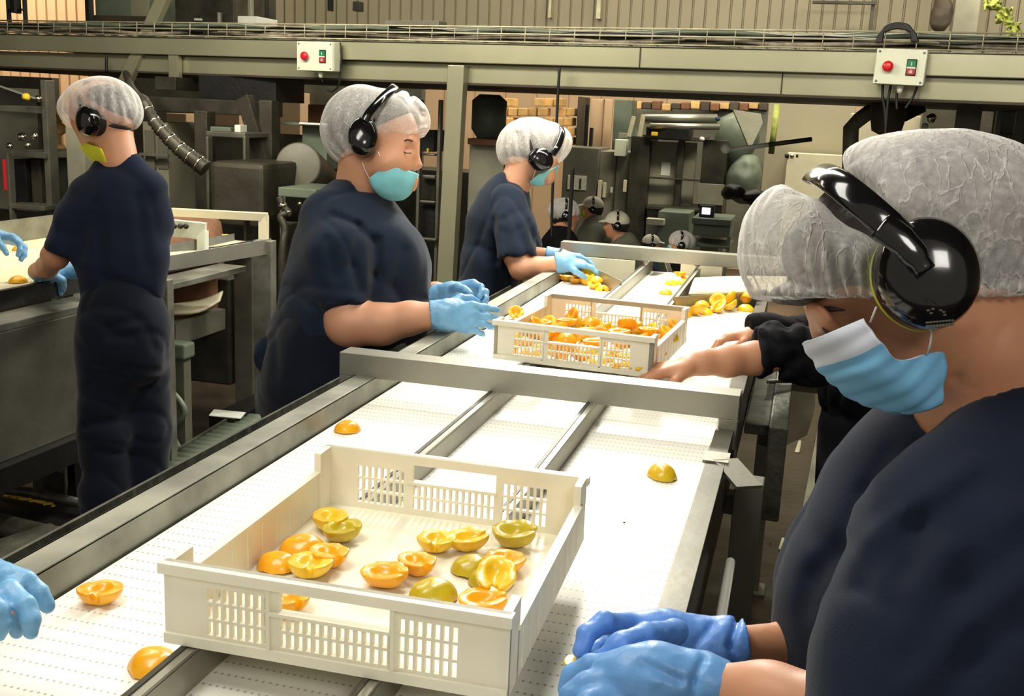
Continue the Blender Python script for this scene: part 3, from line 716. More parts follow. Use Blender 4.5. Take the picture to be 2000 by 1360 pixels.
def ear_muff(center, axis, up, h, w_, dep, parent, band=None, bw=.014, lime=False, plate=False):
    c = np.array(center, float); a = nrm(axis); u = perp(up, a)
    P = [(.80, -.50), (.97, -.42), (1, -.22), (1, .05), (.965, .28), (.88, .44), (.70, .56), (.45, .63), (.2, .66), (.02, .665)]
    m = MB(); m.lathe(c, a, [(r*h, q*dep) for r, q in P], 40, 0, w_/h, u)
    cup = m.build('earmuff', M_muff, parent)
    m = MB(); m.lathe(c, a, [(.7*h, -.98*dep), (.86*h, -.92*dep), (.92*h, -.7*dep), (.88*h, -.48*dep), (.7*h, -.47*dep)], 32, 0, w_/h, u); m.build('cushion', M_cush, cup)
    if lime:
        m = MB(); m.lathe(c, a, [(.95*h, -.47*dep), (1.0*h, -.46*dep), (1.0*h, -.40*dep), (.95*h, -.39*dep)], 40, 0, w_/h, u); m.build('lime_rim', M_lime, cup, label='thin lime green rim')
    if band:
        pts = spline(band, 8); m = MB(); m.tube(pts, bw, 14, flat=(a, .34)); m.build('headband', M_muff, cup)
    return cup
def cloth_wave(amp=.0028, f1=16, f2=38, seed=0, sv=.45):
    def fn(X):
        Y = X*np.array([1, 1, sv]); r = snoise(Y, f1*1.15, seed+7); r2 = snoise(X*np.array([.8, .8, 1]), f1*.9, seed+11)
        return amp*snoise(Y, f1, seed)+amp*.45*snoise(Y, f2, seed+3)+amp*1.5*np.exp(-(r/.13)**2)+amp*1.1*np.exp(-(r2/.10)**2)
    return fn
def net_wave(c, amp=.0022, n=26, seed=0):
    c = np.array(c)
    def fn(X):
        Q = X-c; th = np.arctan2(Q @ CF, Q @ CR); ph = np.arctan2(Q @ CU, np.linalg.norm(Q[:, :2], axis=1))
        return amp*np.sin(n*th+2.2*snoise(X, 22, seed))*np.clip(1.1-ph, 0, 1)+amp*.8*snoise(X, 30, seed)+amp*.4*snoise(X, 75, seed+1)
    return fn

# ---- woman at the left of the conveyor (middle of the picture)
def woman_middle():
    b = V(665, 700, 3.1); T = thing('person', 'woman in navy t-shirt and aqua mask, gloved hands over the left rail, behind the crossbar', 'person', (b[0], b[1], 0), 'sorting workers in navy')
    f = SDF()
    f.ell(V(745, 258, 3.05), (rp(71, 3), .078, rp(70, 3)), (CR, CF, CU), k=.01)
    f.ell(V(782, 300, 3.03), (rp(36, 3), .062, rp(58, 3)), (IV(1, .18), CF, IV(.18, -1)), k=.03)
    f.chain(C((760, 330, 3.03, 42), (776, 362, 3.03, 27)), k=.03, ax=CF, sc=1.35)
    f.cap(V(808, 292, 3.03), V(817, 323, 3.03), rp(5, 3), rp(9, 3), k=.010); f.cap(V(808, 326, 3.015), V(808, 326, 3.045), rp(6, 3), rp(6, 3), k=.01)
    f.ell(V(800, 274, 3.0), (.012, .02, .006), (CR, CF, CU), k=.012)        # brow
    f.ell(V(801, 293, 2.985), (.016, .014, .009), (CR, CF, CU), k=.008, op='s')
    f.ell(V(798, 296, 2.993), (.012, .012, .008), (CR, CF, CU), k=.005)     # closed lid
    f.ell(V(782, 324, 2.985), (.024, .02, .022), (CR, CF, CU), k=.02)      # cheek
    f.cap(V(812, 350, 3.03), V(806, 366, 3.03), rp(7, 3), rp(9, 3), k=.01)
    f.chain(C((712, 318, 3.06, 50), (700, 372, 3.08, 46)), k=.03)
    f.chain(C((700, 400, 3.1, 44), (690, 460, 3.1, 74), (700, 540, 3.1, 96), (690, 620, 3.1, 104), (662, 720, 3.1, 106)), k=.03, ax=CF, sc=1.15)
    f.chain(C((655, 450, 2.99, 38), (670, 560, 2.88, 46), (682, 632, 2.86, 46), (745, 634, 2.85, 40), (800, 622, 2.845, 32), (862, 614, 2.84, 24)), k=.02)
    f.chain(C((720, 470, 3.25, 40), (770, 590, 3.2, 32), (850, 574, 3.12, 21), (880, 572, 3.08, 18)), k=.02)
    for x in (3.0, 3.2): f.chain(C((655, 720, x, 66), (645, 950, x, 46), (640, 1180, x, 34)), k=.02)
    f.build('body', M_skin, T, res=.0065)
    f = SDF()   # shirt
    f.chain(C((694, 384, 3.08, 36), (690, 420, 3.1, 66), (692, 460, 3.1, 102), (702, 530, 3.1, 134), (696, 600, 3.1, 142), (676, 660, 3.1, 138)), k=.04, ax=CF, sc=1.25)
    f.ell(V(770, 505, 3.0), (.085, .11, .1), (CR, CF, CU), k=.05)
    f.chain(C((640, 425, 2.98, 56), (662, 500, 2.9, 62), (674, 594, 2.86, 55)), k=.03)
    f.chain(C((690, 430, 3.27, 52), (740, 540, 3.24, 50)), k=.03)
    f.ell(V(560, 690, 3.1), (.06, .15, .08), (CR, CF, CU), k=.05)
    f.cut(V(674, 597, 2.86), IV(.14, 1), .13); f.front([6, 7, 10])
    f.fold([V(735, 470, 2.88), V(735, 540, 2.86), V(728, 585, 2.85)], .014, 0.0180)
    f.fold([V(700, 455, 2.86), V(690, 520, 2.82), V(700, 570, 2.8)], .012, 0.0090); f.fold([V(650, 420, 2.9), V(700, 440, 2.86), V(728, 470, 2.86)], .010, 0.0090)
    f.fold([V(640, 470, 2.84), V(655, 540, 2.8)], .014, 0.0075); f.fold([V(790, 490, 2.95), V(770, 560, 2.92), V(800, 620, 2.95)], .014, 0.0090)
    f.fold([V(560, 560, 3.0), V(620, 600, 2.9), V(640, 640, 2.88)], .012, 0.0090)
    f.fold([V(632, 590, 2.8), V(680, 590, 2.78), V(722, 581, 2.8)], .004, 0.0045)
    f.ell(V(718, 366, 3.07), (.052, .085, .075), (IV(1, .5), CF, IV(.5, -1)), k=.006, op='s')
    f.wave(cloth_wave(.003, 15, 36, 1))
    f.build('t_shirt', M_navy2, T, res=.0065, smooth=1)
    f = SDF(); ring = [V(700+rp(1, 1)*0+52*math.cos(a), 372+30*math.sin(a)+22*math.cos(a), 3.07+.075*math.sin(a+2.6)) for a in np.linspace(0, 6.283, 17)]
    f = SDF()   # trousers
    f.chain(C((668, 690, 3.1, 150), (655, 760, 3.1, 150)), k=.05, ax=CF, sc=1.2)
    for x in (3.0, 3.22): f.chain(C((650, 760, x, 108), (645, 950, x, 80), (640, 1230, x, 58)), k=.03)
    f.wave(cloth_wave(.004, 14, 30, 2)); f.build('trousers', M_navyd, T, res=.011, smooth=1)
    for x in (2.98, 3.2): MBs = SDF(); p = V(640, 1200, x); MBs.cap((p[0]-.08, p[1], .045), (p[0]+.14, p[1], .04), .045, .04).build('shoe', M_blk, T, res=.01)
    f = SDF(); f.ell(V(516, 690, 2.98), (.028, .03, .055), (IV(1, .3), CF, IV(.3, -1)), k=.01); f.cap(V(525, 660, 3.02), V(516, 680, 3.0), .012, .02); f.wave(cloth_wave(.004, 40, 90, 2)); f.build('bundled_cloth', M_grsh if 0 else M_navy2, T, res=.005)
    f = SDF()   # hair
    f.ell(V(735, 240, 3.05), (rp(74, 3), .082, rp(62, 3)), (CR, CF, CU), k=.01); f.ell(V(690, 250, 3.06), (rp(50, 3), .08, rp(62, 3)), (CR, CF, CU), k=.03)
    f.cut(V(748, 275, 3.05), IV(.36, 1), .2); f.cap(V(685, 300, 3.05), V(688, 324, 3.05), rp(26, 3), rp(15, 3), k=.02); f.build('hair', M_hair, T, res=.005)
    f = SDF()   # net
    f.ell(V(706, 242, 3.05), (rp(72, 3.05), .102, rp(76, 3.05)), (IV(1, -.2), CF, IV(-.2, -1)), k=.01)
    f.ell(V(683, 262, 3.05), (rp(50, 3.05), .095, rp(58, 3.05)), (CR, CF, CU), k=.04)
    f.ell(V(768, 232, 3.05), (rp(72, 3.05), .10, rp(56, 3.05)), (IV(1, .15), CF, IV(.15, -1)), k=.02)
    f.fold([V(768, 178, 3.0), V(748, 205, 2.96), V(728, 240, 2.95)], .011, 0.0100); f.fold([V(772, 176, 3.05), V(772, 176, 3.14)], .012, 0.0180)
    f.cut(V(748, 288, 3.05), IV(.34, 1), .25); f.fold([V(740, 280, 2.94), V(800, 262, 2.97), V(832, 250, 3.04)], .007, -.006)
    f.fold([V(800, 190, 3.0), V(825, 225, 3.0), V(822, 255, 3.0)], .009, 0.0105)
    f.wave(net_wave(V(730, 240, 3.05), .0022, 22, 1)); f.build('hair_net', M_net, T, res=.0045, smooth=1)
    ear_muff(V(709, 267, 2.945), -CF*.95+CR*.15+CU*.1, CU, rp(39, 2.93), rp(30, 2.93), .045, T,
             [V(712, 236, 2.92), V(722, 218, 2.925), V(742, 196, 2.945), V(764, 176, 2.99), V(772, 168, 3.05), V(764, 180, 3.13)], rp(8.5, 2.95))
    rows = [[V(755, 322, 2.962), V(780, 329, 2.965), V(806, 336, 3.0), V(816, 340, 3.035), V(815, 340, 3.08)],
            [V(735, 338, 2.965), V(770, 346, 2.96), V(800, 352, 2.99), V(811, 355, 3.035), V(809, 355, 3.085)],
            [V(722, 350, 2.97), V(758, 362, 2.965), V(795, 366, 2.99), V(806, 368, 3.035), V(804, 368, 3.085)],
            [V(728, 366, 2.98), V(755, 377, 2.98), V(788, 381, 3.0), V(799, 380, 3.035), V(797, 380, 3.08)],
            [V(742, 382, 3.0), V(758, 390, 3.01), V(776, 391, 3.02), V(787, 389, 3.04), V(785, 389, 3.06)]]
    mk = MB().sheet(resample(rows, 4), .003, lambda i, j: 0).build('face_mask', M_mask, T)
    MB().tube([V(749, 324, 2.962), V(743, 308, 2.96), V(738, 296, 2.955)], .0011, 6).build('ear_loop', M_elastic, mk)
    MB().tube([V(722, 350, 2.968), V(712, 330, 2.97), V(708, 318, 2.96)], .0011, 6).build('ear_loop', M_elastic, mk)
    MB().tube(spline([V(785, 294, 2.972), V(793, 299, 2.968), V(803, 299, 2.972)], 4), .0016, 6).build('eyelashes', M_hair, T)
    MB().tube(spline([V(784, 279, 2.975), V(796, 273, 2.975), V(806, 276, 2.985)], 4), .002, 6).build('eyebrow', M_hair, T)
    glove('near glove reaching over the rail', V(858, 614, 2.84), IV(1, .12, .05), IV(.1, .2, 1), (0, 0, 1), T, M_glove, .98, cuff=V(842, 616, 2.84), wr=rp(29, 2.84), curl=(.25, .3, .35, .4), tc=.5, tin=.3)
    glove('far glove pinching thumb to finger', V(872, 577, 3.0), IV(1, -.12, -.2), IV(.1, .7, -.6), IV(0, 1, -1), T, M_glove, .95, cuff=V(850, 580, 3.02), wr=rp(25, 3), curl=(.75, .8, .85, .9), tc=.7, tin=.2)
woman_middle()

# ---- woman further up the conveyor
def woman_far():
    b = V(960, 600, 4.3); T = thing('person', 'woman with aqua mask bending over the belt just right of the steel post', 'person', (b[0], b[1], 0), 'sorting workers in navy'); D = 4.25
    f = SDF()
    f.ell(V(1045, 292, D), (rp(50, D), .078, rp(52, D)), (IV(1, .3), CF, IV(.3, -1)), k=.01)
    f.ell(V(1064, 314, D), (rp(22, D), .055, rp(32, D)), (IV(1, .5), CF, IV(.5, -1)), k=.02); f.cap(V(1080, 314, D), V(1086, 322, D), .008, .010, k=.01)
    f.chain(C((1062, 330, D, 24), (1068, 345, D, 17)), k=.02, ax=CF, sc=1.4)
    f.chain(C((1018, 328, D, 30), (1005, 362, D, 30)), k=.03)
    f.chain(C((990, 382, D+.05, 30), (975, 440, D+.05, 42), (962, 520, D+.05, 42), (950, 620, D+.05, 44)), k=.03, ax=CF, sc=1.3)
    f.chain(C((1000, 405, D-.1, 26), (1008, 500, D-.2, 24), (1016, 526, D-.22, 20), (1050, 522, D-.22, 19), (1100, 512, D-.2, 14)), k=.02)
    f.chain(C((1000, 405, D+.2, 26), (1030, 500, D+.15, 20), (1090, 502, D+.05, 14)), k=.02)
    for x in (-.1, .1): f.chain(C((948, 620, D+x, 40), (940, 960, D+x, 28)), k=.02)
    f.build('body', M_skin, T, res=.007)
    f = SDF()
    f.chain(C((996, 366, D+.03, 30), (986, 392, D+.04, 48), (974, 440, D+.05, 60), (962, 510, D+.05, 58), (950, 570, D+.05, 58)), k=.04, ax=CF, sc=1.45)
    f.chain(C((994, 398, D-.1, 36), (1006, 455, D-.16, 42), (1008, 500, D-.2, 41)), k=.03); f.chain(C((1000, 398, D+.2, 34), (1024, 480, D+.17, 36)), k=.03)
    f.cut(V(1008, 505, D-.2), IV(.13, 1), .12); f.front([4, 5, 7])
    f.ell(V(1012, 350, D), (.062, .09, .06), (IV(1, .6), CF, IV(.6, -1)), k=.006, op='s')
    for a in ((1000, 420, 1030, 495), (985, 430, 990, 505), (1018, 415, 1044, 470), (940, 480, 975, 545)): f.fold([V(a[0], a[1], D-.25), V(a[2], a[3], D-.28)], .018, 0.0120)
    f.fold([V(965, 430, D-.15), V(968, 512, D-.2)], .014, 0.0120)
    f.wave(cloth_wave(.0035, 16, 36, 5)); f.build('t_shirt', M_navy2, T, res=.008, smooth=1)
    f = SDF(); f.chain(C((952, 570, D+.05, 62), (945, 640, D+.05, 66)), k=.05, ax=CF, sc=1.3)
    for x in (-.08, .16): f.chain(C((945, 640, D+x, 48), (940, 820, D+x, 38), (936, 1010, D+x, 30)), k=.03)
    f.build('trousers', M_navyd, T, res=.012)
    for x in (-.08, .16): p = V(936, 1000, D+x); SDF().cap((p[0]-.06, p[1], .045), (p[0]+.14, p[1], .04), .045, .04).build('shoe', M_blk, T, res=.01)
    f = SDF(); f.ell(V(1040, 286, D), (rp(58, D), .09, rp(48, D)), (IV(1, .25), CF, IV(.25, -1)), k=.01); f.cut(V(1040, 318, D), IV(-.05, 1), .2); f.build('hair', M_hair, T, res=.006)
    f = SDF(); f.ell(V(1042, 280, D), (rp(68, D), .10, rp(50, D)), (IV(1, .12), CF, IV(.12, -1)), k=.01); f.ell(V(1008, 296, D), (rp(38, D), .085, rp(36, D)), (IV(1, .5), CF, IV(.5, -1)), k=.03)
    f.ell(V(1085, 278, D), (rp(30, D), .08, rp(32, D)), (CR, CF, CU), k=.03)
    f.cut(V(1040, 326, D), IV(-.10, 1), .3)
    f.fold([V(1094, 252, D-.07), V(1090, 280, D-.1), V(1078, 305, D-.11)], .012, 0.0180); f.fold([V(1030, 245, D-.1), V(1040, 300, D-.12)], .009, 0.0105); f.fold([V(1010, 260, D-.1), V(1014, 310, D-.1)], .007, 0.0075)
    f.wave(net_wave(V(1040, 285, D), .0025, 18, 6)); f.build('hair_net', M_net, T, res=.0055, smooth=1)
    ear_muff(V(1056, 312, D-.125), -CF+CR*.2-CU*.1, IV(.35, -1), rp(22, D), rp(25, D), .045, T, [V(1078, 302, D-.14), V(1090, 285, D-.13), V(1098, 262, D-.09), V(1098, 250, D-.03), V(1094, 246, D+.05)], rp(6.5, D))
    rows = [[V(1052, 340, D-.07), V(1070, 334, D-.06), V(1086, 324, D-.02), V(1090, 324, D+.05)], [V(1038, 352, D-.06), V(1058, 350, D-.05), V(1080, 340, D-.01), V(1084, 340, D+.05)], [V(1032, 356, D-.03), V(1052, 363, D-.02), V(1070, 356, D), V(1074, 356, D+.05)]]
    mk = MB().sheet(resample(rows, 4), .003).build('face_mask', M_mask, T)
    MB().tube([V(1040, 350, D-.065), V(1046, 332, D-.09)], .0012, 6).build('ear_loop', M_elastic, mk)
    glove('near glove', V(1096, 512, D-.2), IV(1, .1, .05), IV(0, 1, .3), IV(0, 0, -1), T, M_glove, .95, cuff=V(1084, 513, D-.2), wr=rp(20, D), res=.004, curl=(.3, .4, .45, .5))
    glove('far glove', V(1090, 500, D+.03), IV(1, .2, 0), IV(0, 1, -.3), IV(0, 0, -1), T, M_glove, .95, wr=rp(15, D), res=.0045, curl=(.3, .4, .45, .5))
woman_far()

# ---- worker at the left, seen from behind
def worker_back():
    D = 3.3; b = V(240, 700, D); T = thing('person', 'worker seen from behind in navy with a yellow mask, between the conveyors', 'person', (b[0], b[1], 0), 'sorting workers in navy')
    f = SDF()
    f.ell(V(196, 222, D), (rp(58, D), .09, rp(62, D)), (IV(1, .1), CF, IV(.1, -1)), k=.01)
    f.ell(V(186, 262, D+.05), (rp(26, D), .06, rp(38, D)), (IV(1, .3), CF, IV(.3, -1)), k=.03); f.cap(V(165, 262, D+.08), V(162, 276, D+.09), .010, .012, k=.01)
    f.cap(V(196, 290, D+.03), V(202, 300, D+.05), rp(20, D), rp(16, D), k=.02)
    f.chain(C((222, 262, D, 36), (232, 320, D, 38)), k=.03)
    f.chain(C((238, 356, D, 44), (238, 420, D, 60), (240, 560, D, 54), (240, 640, D, 58)), k=.03, ax=CF, sc=.62)
    f.chain(C((172, 385, D, 24), (126, 474, D-.02, 24), (108, 500, D, 25), (92, 522, D+.1, 20), (72, 530, D+.18, 17)), k=.02)
    f.chain(C((288, 385, D+.02, 22), (298, 480, D+.12, 19), (200, 520, D+.32, 18), (150, 528, D+.3, 15)), k=.02)
    for x, dd in ((206, 0), (288, .08)): f.chain(C((x, 690, D+dd, 38), (x, 900, D+dd, 28), (x, 1180, D+dd, 22)), k=.02)
    f.build('body', M_skin2, T, res=.007)
    f = SDF()
    f.chain(C((235, 332, D, 40), (236, 365, D, 66), (236, 420, D, 86), (240, 500, D, 84), (240, 596, D, 78)), k=.04, ax=CF, sc=.68)
    f.chain(C((172, 378, D, 36), (150, 430, D, 38), (122, 486, D-.02, 33)), k=.03); f.chain(C((290, 372, D, 38), (304, 440, D+.03, 30), (300, 500, D+.1, 28)), k=.03)
    f.cut(V(120, 498, D-.02), IV(-.42, .95), .10); f.front([4, 5, 8])
    f.ell(V(226, 300, D), (.058, .07, .05), (IV(1, -.2), CF, IV(-.2, -1)), k=.006, op='s')
    for a in ((190, 400, 200, 500), (270, 390, 285, 520), (170, 420, 160, 500), (200, 540, 290, 575), (230, 560, 310, 590)): f.fold([V(a[0], a[1], D-.1), V(a[2], a[3], D-.12)], .016, 0.0090)
    f.wave(cloth_wave(.003, 14, 34, 9)); f.build('t_shirt', M_navy, T, res=.0075, smooth=1)
    f = SDF(); f.chain(C((240, 590, D, 74), (240, 640, D, 84), (240, 690, D, 86)), k=.05, ax=CF, sc=.8)
    f.chain(C((208, 690, D, 54), (206, 850, D, 50), (206, 960, D, 46), (205, 1200, D, 40)), k=.03); f.chain(C((284, 690, D+.06, 50), (290, 850, D+.08, 41), (292, 1200, D+.08, 36)), k=.03)
    for a in ((210, 655, 260, 660), (180, 720, 250, 735), (170, 830, 245, 820), (270, 760, 320, 740), (190, 880, 250, 890), (215, 640, 270, 622)): f.fold([V(a[0], a[1], D-.14), V(a[2], a[3], D-.14)], .012, 0.0105)
    f.wave(cloth_wave(.004, 16, 34, 4, 1.4)); f.build('trousers', M_navyd, T, res=.008, smooth=1)
    for x in (205, 290): p = V(x, 1160, D); SDF().cap((p[0]+.05, p[1]-.03, .045), (p[0]-.08, p[1]+.12, .04), .045, .04).build('shoe', M_blk, T, res=.01)
    f = SDF(); f.ell(V(204, 210, D), (rp(58, D), .088, rp(46, D)), (IV(1, .05), CF, IV(.05, -1)), k=.01); f.ell(V(224, 253, D), (.057, .068, .018), (IV(1, .05), CF, IV(.05, -1)), k=.005); f.build('hair', M_hair, T, res=.006)
    f = SDF(); f.ell(V(206, 207, D), (rp(68, D), .108, rp(56, D)), (IV(1, .15), CF, IV(.15, -1)), k=.01); f.ell(V(154, 215, D+.03), (rp(36, D), .09, rp(37, D)), (CR, CF, CU), k=.03); f.ell(V(178, 208, D), (rp(44, D), .108, rp(46, D)), (CR, CF, CU), k=.02); f.ell(V(235, 222, D-.02), (rp(38, D), .08, rp(34, D)), (CR, CF, CU), k=.02)
    f.cut(V(200, 250, D), IV(0, 1), .3); f.fold([V(164, 165, D-.05), V(154, 200, D-.07), V(152, 225, D-.07)], .010, 0.0060)
    for a in ((205, 190, 210, 245), (225, 185, 236, 240), (240, 195, 252, 235), (190, 195, 192, 240)): f.fold([V(a[0], a[1], D-.11), V(a[2], a[3], D-.12)], .006, 0.0075)
    f.wave(net_wave(V(200, 215, D), .0022, 22, 7)); f.build('hair_net', M_net, T, res=.005, smooth=1)
    ear_muff(V(172, 235, D-.085), -CF*.8-CR*.55, IV(-.25, -1), rp(30, D), rp(24, D), .045, T, [V(160, 212, D-.10), V(154, 196, D-.08), V(157, 178, D-.05), V(166, 162, D), V(180, 154, D+.07)], rp(6.5, D))
    rows = [[V(160, 266, D+.14), V(158, 268, D+.06), V(172, 280, D-.02), V(198, 290, D-.07)], [V(158, 284, D+.14), V(160, 290, D+.06), V(176, 300, D-.02), V(204, 304, D-.07)], [V(172, 302, D+.13), V(174, 308, D+.06), V(186, 316, D-.01), V(209, 322, D-.05)]]
    mk = MB().sheet(resample(rows, 4), .003).build('face_mask', M_masky, T); MB().tube([V(196, 292, D-.02), V(186, 262, D-.06)], .0012, 6).build('ear_loop', M_elastic, mk)
    glove('left glove on the tray', V(78, 530, D+.17), IV(-.2, .15, 1), IV(0, 1, .1), IV(1, 0, 0), T, M_glove, 1.0, cuff=V(88, 524, D+.11), wr=rp(19, D), res=.004)
    glove('right glove on the tray', V(152, 528, D+.3), IV(-1, .12, .3), IV(0, 1, .1), IV(-1, 0, -1), T, M_glove, 1.0, wr=rp(17, D), res=.004)
worker_back()

# ---- worker on the right side, leaning over the belt
def worker_right():
    D = 2.75; b = V(1700, 800, D); T = thing('person', 'worker in black sleeves reaching bare-handed to the far crate, behind the nearest woman', 'person', (b[0], b[1], 0), 'sorting workers in navy')
    f = SDF()
    f.ell(V(1660, 460, D), (.1, .078, .105), (CR, CF, CU), k=.01); f.ell(V(1640, 500, D), (.05, .06, .07), (CR, CF, CU), k=.03); f.cap(V(1604, 492, D), V(1598, 508, D), .01, .012, k=.01); f.cap(V(1650, 550, D), V(1660, 555, D), .03, .03, k=.02)
    f.chain(C((1685, 540, D, 40), (1700, 590, D, 42)), k=.03); f.chain(C((1710, 630, D, 56), (1702, 760, D, 62), (1700, 860, D, 56)), k=.03, ax=CF, sc=1.25)
    f.chain(C((1690, 650, D-.16, 32), (1560, 690, D-.24, 28), (1502, 697, D-.25, 27), (1474, 700, D-.25, 31), (1420, 706, D-.27, 29), (1375, 708, D-.28, 23), (1348, 714, D-.28, 21)), k=.02)
    hand(f, V(1352, 714, D-.28), IV(-1, .18, .1), IV(-.1, 1, .2), IV(0, 0, -1), .98, curl=(.35, .4, .42, .5), tc=.5)
    f.chain(C((1690, 650, D+.18, 30), (1595, 665, D+.15, 28), (1510, 652, D+.06, 20), (1480, 652, D+.02, 18)), k=.02)
    hand(f, V(1478, 650, D+.02), IV(-1, .15, .1), IV(0, 1, .1), IV(0, 0, -1), .85, curl=(.4, .45, .5, .5), tc=.4)
    for x in (-.07, .11): f.chain(C((1694, 880, D+x, 30), (1682, 950, D+x, 30), (1672, 1150, D+x, 28), (1668, 1300, D+x, 24)), k=.02)
    f.build('body', M_skin2, T, res=.0045)
    f = SDF(); f.chain(C((1705, 600, D, 44), (1712, 640, D, 84), (1700, 760, D, 90), (1690, 850, D, 84)), k=.04, ax=CF, sc=1.3)
    f.chain(C((1680, 650, D-.18, 62), (1590, 690, D-.24, 60), (1510, 686, D-.25, 56), (1492, 690, D-.25, 48)), k=.03)
    f.chain(C((1680, 650, D+.2, 56), (1590, 665, D+.15, 48), (1500, 650, D+.05, 34), (1475, 640, D+.02, 28)), k=.03)
    f.cut(V(1480, 700, D-.25), IV(-1, .05), .10); f.cut(V(1458, 640, D+.03), IV(-1, .05), .05); f.front([3, 4, 5, 9, 6, 7, 8, 10])
    for a in ((1500, 640, 1520, 730), (1535, 632, 1560, 700), (1550, 700, 1500, 740), (1580, 640, 1575, 740)): f.fold([V(a[0], a[1], D-.36), V(a[2], a[3], D-.37)], .012, 0.0150)
    f.wave(cloth_wave(.004, 26, 50, 12, 1)); f.build('sleeved_jacket', M_blk, T, res=.006, smooth=1)
    f = SDF(); f.chain(C((1690, 840, D, 88), (1680, 950, D, 84)), k=.05, ax=CF, sc=1.25)
    for x in (-.08, .12): f.chain(C((1680, 940, D+x, 60), (1672, 1150, D+x, 50), (1666, 1330, D+x, 42)), k=.03)
    f.build('trousers', M_blk, T, res=.012)
    for x in (-.08, .12): p = V(1660, 1380, D+x); SDF().cap((p[0]+.08, p[1], .045), (p[0]-.14, p[1], .04), .045, .04).build('shoe', M_blk, T, res=.012)
    f = SDF(); f.ell(V(1664, 450, D), (.115, .1, .09), (CR, CF, CU), k=.01); f.cut(V(1660, 478, D), IV(0, 1), .3); f.build('hair_net', M_net, T, res=.008)
    ear_muff(V(1668, 490, D-.105), -CF, CU, .038, .03, .04, T)
worker_right()

